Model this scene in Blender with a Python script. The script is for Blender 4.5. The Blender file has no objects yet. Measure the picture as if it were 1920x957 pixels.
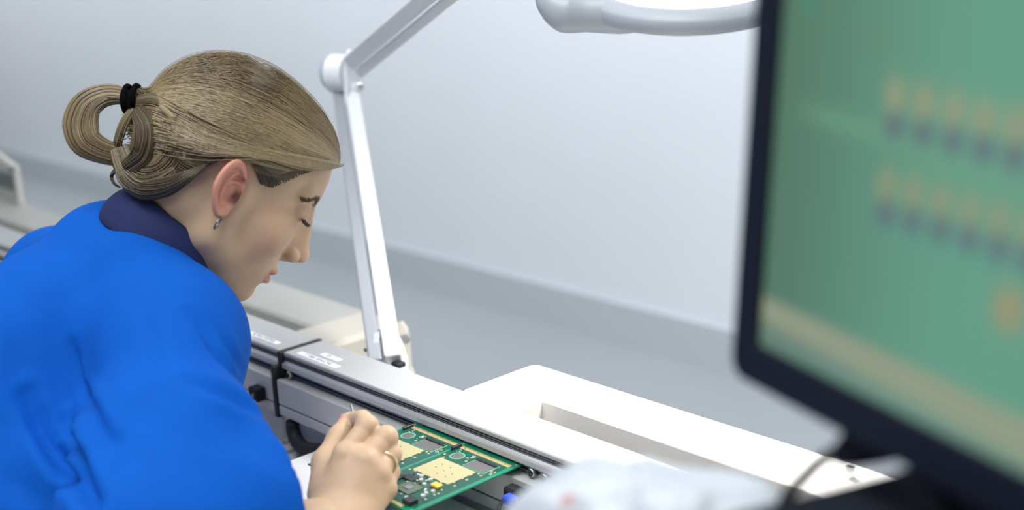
import bpy, math, random
import numpy as np
from mathutils import Vector, Matrix

random.seed(7)
rng = np.random.default_rng(7)
S = bpy.context.scene
COL = S.collection

# ------------------------------------------------------------------ camera
FPX = 2400.0
CX, CY = 960.0, 478.5
def unit(v):
    v = np.asarray(v, float)
    return v / np.linalg.norm(v)
_v1 = np.array([-1350 - CX, -(-60 - CY), -FPX])          # vanishing direction of the conveyor
_ax = -unit(_v1)
_az = unit(np.cross([1, .045, 0], _v1))
if _az[1] < 0: _az = -_az
_ay = np.cross(_az, _ax)
RC = np.array([_ax, _ay, _az])                           # world = RC @ camera
CP = np.array([0, 0, 1.38])
def at(px, py, d=None, X=None, Y=None, Z=None):
    """point seen at a photograph pixel, at a given depth or on a given plane"""
    r = RC @ np.array([(px - CX) / FPX, -(py - CY) / FPX, -1.0])
    if d is not None: return CP + r * d
    for i, v in enumerate((X, Y, Z)):
        if v is not None: return CP + r * (v - CP[i]) / r[i]
camd = bpy.data.cameras.new('camera')
cam = bpy.data.objects.new('camera', camd)
COL.objects.link(cam)
M4 = np.eye(4); M4[:3, :3] = RC; M4[:3, 3] = CP
cam.matrix_world = Matrix(M4.tolist())
camd.sensor_width = 36.0
camd.lens = 45.0
camd.clip_start = 0.05
camd.dof.use_dof = True
camd.dof.focus_distance = 1.27
camd.dof.aperture_fstop = 3.0
S.camera = cam

# ------------------------------------------------------------------ world, lights, exposure
w = bpy.data.worlds.new('world'); S.world = w
w.use_nodes = True
w.node_tree.nodes['Background'].inputs[0].default_value = (.78, .86, 1, 1)
w.node_tree.nodes['Background'].inputs[1].default_value = .55
S.view_settings.view_transform = 'Standard'
S.view_settings.look = 'None'
S.view_settings.gamma = 1
S.view_settings.use_curve_mapping = False
S.view_settings.exposure = 0.0
def area(name, loc, target, sx, sy, power, col=(1, 1, 1)):
    l = bpy.data.lights.new(name, 'AREA'); l.shape = 'RECTANGLE'; l.size = sx; l.size_y = sy
    l.energy = power; l.color = col
    o = bpy.data.objects.new(name, l); COL.objects.link(o)
    o.location = loc
    o.rotation_euler = (Vector(target) - Vector(loc)).to_track_quat('-Z', 'Y').to_euler()
    return o
area('ceiling_light_over_bench', (-1.4, -.1, 2.85), (-1.3, .3, 0), 2.4, 1.2, 27, (.96, .98, 1))
area('ceiling_light_aisle', (.9, -.9, 2.85), (-.4, .3, .6), 1.8, 1.2, 18, (1, .98, .95))
area('tray_fill_light', (-.45, .0, 2.9), (-.75, .5, .8), 1.2, .8, 23, (1, .99, .97))  # unseen fill light, added to brighten the tray
l_ = area('wall_wash_fill', (-4.2, 1.75, 2.9), (-4.2, 2.95, 1.35), 9.5, .3, 80, (.94, .965, 1)); l_.data.spread = math.radians(110)  # unseen strip light, added to brighten the upper wall
area('ceiling_light_back', (-1.2, 1.55, 2.9), (-1.2, 1.7, 0), 2.2, .5, 11, (.95, .97, 1))

# ------------------------------------------------------------------ helpers
MATS = {}
def mat(name, col, rough=.5, metal=0, bump=None, spec=.5, var=None, emit=None, attr=False, trans=0, sss=0, alpha=1, coat=0, sheen=0):
    if name in MATS: return MATS[name]
    m = bpy.data.materials.new(name); m.use_nodes = True
    nt = m.node_tree; b = nt.nodes['Principled BSDF']
    c = tuple(col) + (1,) if len(col) == 3 else col
    b.inputs['Base Color'].default_value = c
    b.inputs['Roughness'].default_value = rough
    b.inputs['Metallic'].default_value = metal
    b.inputs['Specular IOR Level'].default_value = spec
    b.inputs['Transmission Weight'].default_value = trans
    b.inputs['Alpha'].default_value = alpha
    b.inputs['Coat Weight'].default_value = coat
    b.inputs['Sheen Weight'].default_value = sheen
    tc = nt.nodes.new('ShaderNodeTexCoord')
    if sss:
        b.inputs['Subsurface Weight'].default_value = sss
        b.inputs['Subsurface Radius'].default_value = (1, .35, .2)
        b.inputs['Subsurface Scale'].default_value = .006
    if attr:
        a = nt.nodes.new('ShaderNodeAttribute'); a.attribute_name = 'col'
        src = a.outputs['Color']
        nt.links.new(src, b.inputs['Base Color'])
    if var:                                              # (scale, amount)
        n = nt.nodes.new('ShaderNodeTexNoise'); n.inputs['Scale'].default_value = var[0]; n.inputs['Detail'].default_value = 5
        nt.links.new(tc.outputs['Object'], n.inputs['Vector'])
        mx = nt.nodes.new('ShaderNodeMix'); mx.data_type = 'RGBA'; mx.blend_type = 'MULTIPLY'
        mx.inputs[0].default_value = 1
        r = nt.nodes.new('ShaderNodeValToRGB')
        r.color_ramp.elements[0].position = .3; r.color_ramp.elements[1].position = .7
        lo = 1 - var[1]; r.color_ramp.elements[0].color = (lo, lo, lo, 1); r.color_ramp.elements[1].color = (1, 1, 1, 1)
        nt.links.new(n.outputs['Fac'], r.inputs[0])
        if attr: nt.links.new(src, mx.inputs[6])
        else: mx.inputs[6].default_value = c
        nt.links.new(r.outputs[0], mx.inputs[7]); nt.links.new(mx.outputs[2], b.inputs['Base Color'])
    if bump:                                             # (scale, strength, distance)
        n = nt.nodes.new('ShaderNodeTexNoise'); n.inputs['Scale'].default_value = bump[0]; n.inputs['Detail'].default_value = 4
        nt.links.new(tc.outputs['Object'], n.inputs['Vector'])
        bp = nt.nodes.new('ShaderNodeBump'); bp.inputs['Strength'].default_value = bump[1]; bp.inputs['Distance'].default_value = bump[2]
        nt.links.new(n.outputs['Fac'], bp.inputs['Height']); nt.links.new(bp.outputs[0], b.inputs['Normal'])
    if emit:
        b.inputs['Emission Color'].default_value = tuple(emit[0]) + (1,)
        b.inputs['Emission Strength'].default_value = emit[1]
        if attr: nt.links.new(src, b.inputs['Emission Color'])
    MATS[name] = m
    return m

class MB:
    """collects shapes and links them as one mesh object"""
    def __init__(s): s.v = []; s.f = []; s.n = 0; s.smooth = []; s.cols = None
    def add(s, v, f, smooth=False):
        v = np.asarray(v, float).reshape(-1, 3)
        s.v.append(v)
        for q in f:
            s.f.append(tuple(int(i) + s.n for i in q)); s.smooth.append(smooth)
        s.n += len(v); return s
    def box(s, a, b, bev=0.0, R=None, o=None):
        a = np.minimum(a, b) if R is None else np.asarray(a, float); b = np.maximum(a, b) if R is None else np.asarray(b, float)
        a, b = np.minimum(a, b), np.maximum(a, b)
        e = min(bev, .49 * float(min(b - a)))
        if e <= 0:
            v = np.array([[x, y, z] for x in (a[0], b[0]) for y in (a[1], b[1]) for z in (a[2], b[2])])
            f = [(0, 1, 3, 2), (4, 6, 7, 5), (0, 4, 5, 1), (2, 3, 7, 6), (0, 2, 6, 4), (1, 5, 7, 3)]
        else:
            vs = []; idx = {}
            for i in (0, 1):
                for j in (0, 1):
                    for k in (0, 1):
                        c = np.array([(a, b)[i][0], (a, b)[j][1], (a, b)[k][2]])
                        d = np.array([1 - 2 * i, 1 - 2 * j, 1 - 2 * k]) * e
                        for ax in range(3):
                            p = c + d; p[ax] = c[ax]
                            idx[(i, j, k, ax)] = len(vs); vs.append(p)
            f = []
            g = lambda i, j, k, ax: idx[(i, j, k, ax)]
            for ax in range(3):
                u, w_ = [q for q in range(3) if q != ax]
                for sd in (0, 1):
                    q = []
                    for (p1, p2) in ((0, 0), (1, 0), (1, 1), (0, 1)):
                        ijk = [0, 0, 0]; ijk[ax] = sd; ijk[u] = p1; ijk[w_] = p2
                        q.append(g(*ijk, ax))
                    f.append(q)
            for ax in range(3):
                u, w_ = [q for q in range(3) if q != ax]
                for p1 in (0, 1):
                    for p2 in (0, 1):
                        lo = [0, 0, 0]; lo[u] = p1; lo[w_] = p2; hi = list(lo); hi[ax] = 1
                        f.append([g(*lo, u), g(*lo, w_), g(*hi, w_), g(*hi, u)])
            for i in (0, 1):
                for j in (0, 1):
                    for k in (0, 1): f.append([g(i, j, k, 0), g(i, j, k, 1), g(i, j, k, 2)])
            v = np.array(vs)
            cen = (a + b) / 2
            ff = []
            for q in f:
                P = v[q]; nrm = np.cross(P[1] - P[0], P[2] - P[0])
                ff.append(q if nrm @ (P.mean(0) - cen) > 0 else q[::-1])
            f = ff
        if e <= 0:
            cen = v.mean(0); ff = []
            for q in f:
                P = v[list(q)]; nrm = np.cross(P[1] - P[0], P[2] - P[0])
                ff.append(q if nrm @ (P.mean(0) - cen) > 0 else q[::-1])
            f = ff
        if R is not None: v = v @ np.asarray(R).T
        if o is not None: v = v + np.asarray(o)
        return s.add(v, f)
    def prism(s, poly, x0, x1, R=None, o=None, smooth=False):
        """polygon in (y, z) swept along x"""
        n = len(poly)
        v = [[x0, p[0], p[1]] for p in poly] + [[x1, p[0], p[1]] for p in poly]
        ar = sum(poly[i][0] * poly[(i + 1) % n][1] - poly[(i + 1) % n][0] * poly[i][1] for i in range(n))
        f = [list(range(n))[::-1], list(range(n, 2 * n))] + [[i, (i + 1) % n, n + (i + 1) % n, n + i] for i in range(n)]
        if (ar < 0) != (x1 < x0): f = [q[::-1] for q in f]
        v = np.array(v, float)
        if R is not None: v = v @ np.asarray(R).T
        if o is not None: v = v + np.asarray(o)
        return s.add(v, f, smooth)
    def tube(s, pts, rad, n=12, cap=True, squash=None):
        pts = np.asarray(pts, float); m = len(pts)
        rad = np.full(m, rad) if np.isscalar(rad) else np.asarray(rad, float)
        t = np.gradient(pts, axis=0); t /= np.linalg.norm(t, axis=1)[:, None] + 1e-12
        up = np.array([0, 0, 1.]) if abs(t[0][2]) < .9 else np.array([1., 0, 0])
        if squash is not None: up = unit(squash[1])
        u = unit(np.cross(t[0], up)); V = []
        for i in range(m):
            u = u - t[i] * (u @ t[i]); u = unit(u); w_ = np.cross(t[i], u)
            for k in range(n):
                a = 2 * math.pi * k / n
                sc = squash[0] if squash is not None else 1
                V.append(pts[i] + rad[i] * (math.cos(a) * u + sc * math.sin(a) * w_))
        f = [[i * n + k, i * n + (k + 1) % n, (i + 1) * n + (k + 1) % n, (i + 1) * n + k] for i in range(m - 1) for k in range(n)]
        if cap: f += [list(range(n))[::-1], [(m - 1) * n + k for k in range(n)]]
        return s.add(V, f, True)
    def cyl(s, a, b, r, n=20, r2=None):
        a = np.asarray(a, float); b = np.asarray(b, float)
        t = unit(b - a); up = np.array([0, 0, 1.]) if abs(t[2]) < .9 else np.array([1., 0, 0])
        u = unit(np.cross(t, up)); w_ = np.cross(t, u); r2 = r if r2 is None else r2
        V = [p + rr * (math.cos(2 * math.pi * k / n) * u + math.sin(2 * math.pi * k / n) * w_) for p, rr in ((a, r), (b, r2)) for k in range(n)]
        s.add(V, [[k, (k + 1) % n, n + (k + 1) % n, n + k] for k in range(n)], True)
        s.add(V[:n], [list(range(n))[::-1]]); s.add(V[n:], [list(range(n))])
        return s
    def lathe(s, prof, o, axis, n=48, xaxis=None):
        """profile of (radius, height) turned about axis through o; closed profile"""
        t = unit(axis); up = np.array([0, 0, 1.]) if abs(t[2]) < .9 else np.array([1., 0, 0])
        u = unit(np.cross(t, up)); w_ = np.cross(t, u); m = len(prof); V = []
        for k in range(n):
            a = 2 * math.pi * k / n; e = math.cos(a) * u + math.sin(a) * w_
            for r, h in prof: V.append(np.asarray(o) + e * r + t * h)
        f = [[k * m + i, k * m + (i + 1) % m, ((k + 1) % n) * m + (i + 1) % m, ((k + 1) % n) * m + i] for k in range(n) for i in range(m)]
        return s.add(V, f, True)
    def build(s, name, material, parent=None, cols=None, autosmooth=40):
        me = bpy.data.meshes.new(name)
        V = np.concatenate(s.v) if s.v else np.zeros((0, 3))
        org = np.zeros(3)
        if parent is None: org = np.array([V[:, 0].mean(), V[:, 1].mean(), V[:, 2].min()])
        else: org = np.array(parent.get('_org', (0, 0, 0)))
        me.from_pydata((V - org).tolist(), [], s.f)
        me.polygons.foreach_set('use_smooth', s.smooth)
        if cols is not None: setcol(me, cols)
        me.materials.append(material)
        me.update()
        o = bpy.data.objects.new(name, me); COL.objects.link(o)
        if parent is None: o.location = org; o['_org'] = [float(q) for q in org]
        else:
            o.parent = parent; o['_org'] = [float(q) for q in org]
        if autosmooth and any(s.smooth):
            try: me.set_sharp_from_angle(angle=math.radians(autosmooth))
            except Exception: pass
        return o
def setcol(me, cols):
    a = me.color_attributes.new('col', 'FLOAT_COLOR', 'POINT')
    c = np.ones((len(me.vertices), 4), np.float32); c[:, :3] = cols
    a.data.foreach_set('color', c.ravel())
def raw_mesh(name, V, F, material, parent, cols=None, smooth=True):
    """big numpy meshes: F is an (n, k) index array"""
    org = np.array(parent.get('_org', (0, 0, 0)))
    me = bpy.data.meshes.new(name); V = np.asarray(V) - org
    nf, k = F.shape
    me.vertices.add(len(V)); me.vertices.foreach_set('co', V.astype(np.float32).ravel())
    me.loops.add(nf * k); me.loops.foreach_set('vertex_index', F.astype(np.int32).ravel())
    me.polygons.add(nf); me.polygons.foreach_set('loop_start', (np.arange(nf) * k).astype(np.int32))
    me.polygons.foreach_set('loop_total', np.full(nf, k, np.int32))
    me.polygons.foreach_set('use_smooth', np.full(nf, smooth))
    me.update(calc_edges=True); me.validate()
    if cols is not None: setcol(me, cols)
    me.materials.append(material)
    o = bpy.data.objects.new(name, me); COL.objects.link(o); o.parent = parent
    o['_org'] = [float(q) for q in org]
    return o
def tag(o, label=None, cat=None, group=None, kind=None):
    if label: o['label'] = label
    if cat: o['category'] = cat
    if group: o['group'] = group
    if kind: o['kind'] = kind
    return o
def thing(name, org, label, cat, group=None):
    o = bpy.data.objects.new(name, None); COL.objects.link(o)
    o.location = [float(q) for q in org]; o.empty_display_size = .05
    o['_org'] = [float(q) for q in org]
    return tag(o, label, cat, group)
def basis(x, z):
    """rotation whose columns are x, y, z (z made perpendicular to x)"""
    x = unit(x); z = np.asarray(z, float); z = unit(z - x * (z @ x))
    return np.array([x, np.cross(z, x), z]).T

# ------------------------------------------------------------------ the setting
wall_m = mat('wall_paint', (.76, .79, .83), .55, bump=(6, .12, .01), var=(.7, .06))
floor_m = mat('floor_coating', (.36, .385, .405), .45, var=(.8, .12), bump=(40, .05, .002))
FAR = 2.95
def slab(name, a, b, m): return tag(MB().box(a, b).build(name, m), kind='structure')
slab('floor', (-10, -2.2, -.1), (3, FAR, 0), floor_m)
slab('wall_back', (-10, FAR, 0), (3, FAR + .1, 3), wall_m)
slab('wall_left', (-10.1, -2.2, 0), (-10, FAR, 3), wall_m)
slab('wall_front', (-10, -2.3, 0), (3, -2.2, 3), wall_m)
slab('wall_right', (3, -2.2, 0), (3.1, FAR, 3), wall_m)
slab('ceiling', (-10, -2.2, 3), (3, FAR, 3.1), mat('ceiling_white', (.85, .87, .9), .8))
slab('baseboard_back', (-10, FAR - .015, 0), (3, FAR, .14), mat('baseboard_grey', (.50, .53, .56), .5))

# ------------------------------------------------------------------ materials of the machine
alu = mat('brushed_aluminium', (.60, .61, .63), .4, .45, bump=(90, .05, .001), var=(14, .05))
alu_top = mat('anodised_cover', (.46, .47, .475), .45, .3, bump=(220, .05, .0006), var=(9, .05))
panel_m = mat('grey_side_plate', (.56, .57, .565), .5, .1, bump=(260, .06, .0006), var=(10, .06))
groove_m = mat('dark_groove', (.035, .045, .055), .5)
recess_m = mat('recess_dark', (.03, .035, .04), .6)
belt_m = mat('green_belt', (.02, .22, .17), .5)
steel = mat('steel', (.62, .62, .62), .25, 1)
rubber = mat('black_rubber', (.012, .013, .015), .6)
blackp = mat('black_plastic', (.010, .012, .018), .55, spec=.25)
cream = mat('cream_enamel', (.56, .53, .46), .45, var=(5, .05))
white_m = mat('white_enamel', (.88, .85, .80), .4, bump=(60, .03, .001))
label_m = mat('sticker_white', (.86, .87, .92), .5)
ink = mat('sticker_ink', (.07, .075, .09), .6)

# ------------------------------------------------------------------ machine bed below the conveyor
bed = thing('machine_bed', (-1.6, .5, 0), 'long grey machine cabinet with a slatted light bed running under the conveyor rail', 'machine')
MB().box((-3.6, .515, .04), (.6, .9, .775), .004).build('cabinet', mat('cabinet_grey', (.55, .56, .58), .5, var=(4, .05)), bed)
MB().box((-3.6, .545, 0), (.6, .87, .04)).build('plinth', blackp, bed)
sl = MB()
x = -2.2
while x < -1.06:                                         # aluminium slats of the bed
    sl.prism([(.52, .775), (.82, .775), (.82, .79), (.52, .79)], x, x + .017)
    x += .026
sl.build('slats', mat('slat_light', (.72, .70, .66), .35, .2), bed)
MB().box((-1.055, .52, .775), (.5, .74, .79), .001).build('bed_plate', mat('bed_plate_light', (.60, .60, .61), .45), bed)

# ------------------------------------------------------------------ conveyor rails
TOPZ = .9035
def rail(x0, x1, label, labels, rollers):
    r = thing('conveyor_rail', ((x0 + x1) / 2, .77, .79), label, 'conveyor rail', 'aluminium conveyor rail sections')
    MB().box((x0, .7475, TOPZ - .0055), (x1, .802, TOPZ), .0012).build('top_cover', alu_top, r)
    MB().box((x0 + .001, .7525, .886), (x1 - .001, .800, TOPZ - .0055)).build('core', groove_m, r)
    g = MB()                                             # grooved front: fine ribs
    for z in (.8958, .8936): g.box((x0, .7480, z), (x1, .754, z + .0009), .0002)
    g.build('grooved_strip', mat('rib_grey', (.16, .17, .18), .45, .4), r)
    MB().prism([(.7450, .8842), (.762, .8842), (.762, .8928), (.7485, .8928), (.7465, .8910), (.7440, .8902), (.7440, .8850)], x0, x1).build('lower_lip', alu, r)
    MB().box((x0, .755, .845), (x1, .795, .8845)).build('recess', recess_m, r)
    MB().box((x0, .7475, .8822), (x1, .757, .8838), .0004).build('belt', belt_m, r)
    MB().tube([(x0, .751, .8796), (x1, .751, .8796)], .0010, 8).build('guide_rod', steel, r)
    MB().box((x0, .7495, .8745), (x1, .757, .8768), .0004).build('inner_ledge', mat('ledge_dark', (.10, .11, .12), .5, .3), r)
    p = MB()
    p.box((x0, .7350, .8435), (x1, .7420, .8735), .0008)
    p.box((x0, .7350, .8300), (x1, .7420, .8418), .0008)
    sp = p.build('side_plate', panel_m, r)
    MB().box((x0 + .0005, .7362, .8405), (x1 - .0005, .7415, .845)).build('plate_slot', groove_m, sp)
    MB().box((x0, .742, .795), (x1, .756, .872)).build('web', panel_m, r)
    for q in np.arange(x0 + .12, x1, .35): MB().box((q, .745, .79), (q + .04, .80, .846), .002).build('mounting_foot', alu, r)
    for rx in rollers:
        o = MB().lathe([(.0012, 0), (.0041, 0), (.0046, .0006), (.0046, .0045), (.0012, .0045)], (rx, .7443, .8785), (0, 1, 0), 24).build('roller', steel, r)
        MB().lathe([(.0002, -.0012), (.0012, -.0012), (.0012, .003), (.0002, .003)], (rx, .7443, .8785), (0, 1, 0), 12).build('roller_pin', rubber, o)
        MB().lathe([(.0019, -.0004), (.0033, -.0004), (.0033, .001), (.0019, .001)], (rx, .7443, .8785), (0, 1, 0), 20).build('roller_seal', rubber, o)
    for (a, b, txt, ts) in labels:                       # sticker: near-left corner (x, y), size
        st = MB().box((a[0], a[1], TOPZ), (a[0] + b[0], a[1] + b[1], TOPZ + .0003)).build('sticker', label_m, r)
        cu = bpy.data.curves.new('sticker_text', 'FONT'); cu.body = txt; cu.size = ts; cu.align_x = 'CENTER'; cu.align_y = 'CENTER'
        cu.extrude = .00008
        tmp_ = bpy.data.objects.new('sticker_text', cu); COL.objects.link(tmp_); cu.materials.append(ink); bpy.context.view_layer.update()
        me_ = bpy.data.meshes.new_from_object(tmp_.evaluated_get(bpy.context.evaluated_depsgraph_get())); bpy.data.objects.remove(tmp_)
        t = bpy.data.objects.new('lettering', me_); COL.objects.link(t)
        o_ = np.array(r['_org']); t.location = np.array([a[0] + b[0] / 2, a[1] + b[1] / 2, TOPZ + .0004]) - o_
        t.parent = st
    return r
pa = at(553, 662, Z=TOPZ); pb = at(640, 688, Z=TOPZ); pc = at(598, 657, Z=TOPZ); pd = at(640, 670, Z=TOPZ)
pe = at(464, 624, Z=TOPZ); pf = at(524, 647, Z=TOPZ)
rail(-1.209, .45, 'aluminium conveyor rail right of the black joint, with the circuit board under its lip',
     [((-1.193, .7545), (.076, .0080), 'C-400 VENATRE', .0072), ((-1.168, .7695), (.034, .0075), 'NIV-12', .0066)],
     [-1.199, -.7985, -.7815])
rail(-3.3, -1.2165, 'aluminium conveyor rail section beyond the black joint, half hidden by the blue coat',
     [((-1.305, .7575), (.066, .0075), 'RETINIS METINE', .0066)], [-1.2262])
j = MB().box((-1.2165, .7435, .845), (-1.209, .8025, .9041), .0005)
j.box((-1.2175, .7335, .826), (-1.2105, .7440, .8885), .0005)
tag(j.build('rail_joint', rubber), 'black rubber joint strip wrapped between the two aluminium rail sections', 'joint strip')
# small black clamp on the left section's side plate, half behind the coat
cb = thing('sensor_block', (-1.245, .73, .84), 'small black sensor block on the left rail plate beside the coat', 'sensor')
MB().box((-1.252, .722, .842), (-1.234, .735, .858), .001).build('housing', blackp, cb)
MB().cyl((-1.241, .7225, .850), (-1.241, .7205, .850), .0022, 12).build('screw', mat('brass', (.5, .38, .15), .4, .9), cb)

# black cable loop below the rail
hose = MB(); P = [at(549, 792, Y=.738), at(550, 806, Y=.738), at(556, 826, Y=.735), at(572, 842, Y=.73), at(600, 846, Y=.73), at(640, 846, Y=.735)]
def spline(P, n=8):
    P = np.asarray(P, float); out = []
    for i in range(len(P) - 1):
        p0 = P[max(i - 1, 0)]; p1 = P[i]; p2 = P[i + 1]; p3 = P[min(i + 2, len(P) - 1)]
        for t in np.linspace(0, 1, n, endpoint=False):
            out.append(.5 * ((2 * p1) + (-p0 + p2) * t + (2 * p0 - 5 * p1 + 4 * p2 - p3) * t * t + (-p0 + 3 * p1 - 3 * p2 + p3) * t ** 3))
    out.append(P[-1]); return np.array(out)
hose.tube(spline(P), .0085, 16)
tag(hose.build('cable_hose', rubber), 'thick black cable hose curving down from under the conveyor rail', 'cable')

# light sheet under the board
sh = thing('support_tray', (-.95, .62, .79), 'light grey tray plate lying under the circuit board and the hand', 'tray')
MB().box((-1.110, .53, .816), (-.912, .728, .820), .0008).build('plate', mat('tray_light', (.66, .66, .67), .4), sh)
for (a, b) in ((-1.05, .55), (-1.05, .7), (-.925, .55), (-.925, .7)): MB().cyl((a, b, .79), (a, b, .816), .006, 12).build('standoff', alu, sh)
for (a, b) in ((-.95, .69), (-.93, .63)): MB().cyl((a, b, .820), (a, b, .880), .004, 12).build('support_pin', alu, sh)
tb = thing('white_tray', (-.65, .62, .79), 'bright white stepped tray at the right end of the circuit board', 'tray')
MB().box((-.908, .53, .79), (-.45, .7325, .825), .0015).box((-.845, .53, .825), (-.45, .7325, .828), .001).build('tray_body', white_m, tb)
br = MB().prism([(.700, .79), (.734, .79), (.734, .834), (.731, .834), (.731, .793), (.700, .793)], -1.085, -1.055)
tag(br.build('angle_bracket', cream), 'small cream angle bracket standing beside the black cable hose', 'bracket')

# ------------------------------------------------------------------ white slotted cover (table) on the far side
tt = thing('machine_cover', (-.4, .85, .775), 'bright white cover with a long rectangular slot beside the rail', 'machine cover')
cv = MB(); z0, z1 = .79, TOPZ
X0, X1, Y0, Y1 = -.957, .5, .8035, .906
SX0, SX1, SY = -.873, .3, .835
outer = [(X0 + .006, Y0), (X1, Y0), (X1, Y1), (X0 + .008, Y1), (X0, Y1 - .008), (X0, Y0)]
def ring(z):
    o = [(X0, Y0), (SX0, Y0), (SX0, SY), (SX1, SY), (SX1, Y0), (X1, Y0), (X1, Y1)]
    a = [(X0 + .010 * (1 - math.sin(t)), Y1 - .010 * (1 - math.cos(t))) for t in np.linspace(0, math.pi / 2, 6)][::-1]
    # rounded far-left corner, from the far edge to the left edge
    a = [(X0 + .010 - .010 * math.sin(t), Y1 - .010 + .010 * math.cos(t)) for t in np.linspace(0, math.pi / 2, 6)]
    return [(p[0], p[1], z) for p in o + a]
def inset(pts, d):
    P = np.array([p[:2] for p in pts]); n = len(P); out = []
    for i in range(n):
        a = unit(P[i] - P[i - 1]); b = unit(P[(i + 1) % n] - P[i])
        na = np.array([-a[1], a[0]]); nb = np.array([-b[1], b[0]])
        m = na + nb; m = m / (m @ m) * 2
        out.append(P[i] + m * d * .5 * 1.0 if False else P[i] + m * d / 1.0 * .5 * 2 / 2)
    return out
A = ring(z0); n = len(A); Bz = ring(z1 - .0012); Ci = inset(A, .0012); Cr = [(p[0], p[1], z1) for p in Ci]
V = A + Bz + Cr
F = [[i, (i + 1) % n, n + (i + 1) % n, n + i] for i in range(n)] + [[n + i, n + (i + 1) % n, 2 * n + (i + 1) % n, 2 * n + i] for i in range(n)]
F.append([2 * n + i for i in range(n)])
cv.add(V, F)
cv.add([(SX0, Y0, z0 + .02), (SX1, Y0, z0 + .02), (SX1, SY, z0 + .02), (SX0, SY, z0 + .02)], [(0, 1, 2, 3)])
cv.build('cover_body', white_m, tt)
ts = thing('thumb_screw', tuple(at(1594, 896, Z=TOPZ)), 'small knurled metal thumb screw standing on the white cover near its far edge', 'screw')
c = at(1594, 896, Z=TOPZ)
MB().cyl(c, c + [0, 0, .0055], .0042, 20).build('collar', steel, ts)
kn = MB(); prof = []
kn.cyl(c + [0, 0, .0055], c + [0, 0, .0095], .0042, 14, .0040)
kn.build('knurled_head', steel, ts)
MB().box(c + [-.003, -.0005, .0094], c + [.003, .0005, .0098]).build('slot', rubber, ts)

# ------------------------------------------------------------------ cream machine arm in the background
ZB = .85
bp = lambda x, y, z=ZB: at(x, y, Z=z)
q1 = bp(513, 527); q2 = bp(698, 585); q3 = bp(446, 564); q4 = bp(595, 609); q5 = bp(757, 606)
ba = thing('gantry_beam', (-2.0, 1.0, .70), 'cream box-section machine arm running behind the left rail to the lamp base', 'machine beam')
yb0, yb1 = float(q3[1]), float(q1[1])
xr = float(q5[0])
xb = float(q4[0])
MB().box((-3.4, yb0, .803), (xb + .02, yb1, ZB), .004).build('beam', mat('arm_cream', (.43, .43, .405), .5, var=(4, .04)), ba)
MB().box((xb, .865, .803), (xr, yb1 - .002, ZB + .002), .007).build('end_box', cream, ba)
MB().box((xb + .012, .8648, ZB - .06), (xb + .03, .866, ZB - .012)).build('vent_slot', mat('slot_grey', (.3, .3, .28), .6), ba)  # flat grey strip set on the box face
hc = at(685, 657, Y=.865)
MB().cyl(hc + [0, .001, 0], hc + [0, -.0006, 0], .0022, 14).build('screw_hole', rubber, ba)
MB().box((-3.4, .83, .777), (xr - .01, yb1 - .02, .789)).build('rear_shelf', mat('shelf_greygreen', (.36, .40, .39), .5), bed)
MB().box((-3.2, .912, 0), (-1.35, yb1 - .03, .777), .004).build('rear_cabinet', mat('cabinet_grey', (1, 1, 1)), bed)

# grey-green machine section at the far left
lm = thing('equipment_housing', (-2.7, .9, .9), 'blurred cream equipment housing standing at the left edge behind the coat', 'machine')
fa = at(0, 283, Y=1.0); fb = at(36, 312, Y=1.0); fc = at(38, 368, Y=1.0)
x_e = float(fb[0])
fr = MB()
fr.prism([(0.985, ZB)] * 0 or [(.990, ZB + .001), (1.0, ZB + .001), (1.0, float(fb[2])), (.990, float(fb[2]))], x_e - .012, x_e)
sx = unit(fa - fb)
Lr = 0.55
e1 = np.array([x_e, .995, float(fb[2])]); e2 = e1 + np.array([-.25, 0, .055])
fr.prism([(-.005, -.012), (.005, -.012), (.005, 0.0), (-.005, 0.0)], 0, float(np.linalg.norm(e2 - e1)), R=basis(e2 - e1, (0, 0, 1)), o=e1)
fr.build('edge_frame', mat('frame_cream', (.68, .67, .62), .5), lm)
MB().box((x_e - .6, .99, ZB + .001), (x_e - .010, .997, float(fb[2]) - .004)).build('side_panel', mat('panel_grey', (.45, .47, .45), .5), lm)
MB().box((x_e - .6, .9885, float(fb[2]) - .050), (x_e - .013, .9897, float(fb[2]) - .018)).build('dark_window', mat('panel_dark', (.16, .18, .18), .4), lm)

# ------------------------------------------------------------------ circuit board
px0, px1, py0, py1, pz = -.968, -.812, .6135, .7465, .8803
pcb_t = .0016
board = thing('circuit_board', ((px0 + px1) / 2, (py0 + py1) / 2, pz), 'green populated circuit board panel with tan pads held on the rail belt', 'circuit board')
green = mat('solder_mask', (.004, .20, .105), .3, var=(30, .15), coat=.3)
dgreen = mat('solder_mask_dark', (.010, .085, .060), .3, var=(60, .35))
tan = mat('tan_pads', (.37, .335, .185), .45, bump=(300, .1, .0003))
gold = mat('gold_strip', (.52, .40, .20), .4, .2)
MB().box((px0, py0, pz), (px1, py1, pz + pcb_t), .0003).build('substrate', green, board)
zt = pz + pcb_t
W_, H_ = px1 - px0, py1 - py0
def U(u, v): return px0 + u * W_, py0 + v * H_            # u along the rail, v away from the operator
def flat(mb, u0, v0, u1, v1, h, b=0, z=None):
    a = U(u0, v0); c_ = U(u1, v1); z = zt if z is None else z
    mb.box((a[0], a[1], z), (c_[0], c_[1], z + h), b); return mb
for du in (0, .48):                                       # two images on the panel, side by side along the rail
    flat(MB(), .030 + du, .06, .487 + du, .90, .00012).build('circuit_area', dgreen, board)

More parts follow.
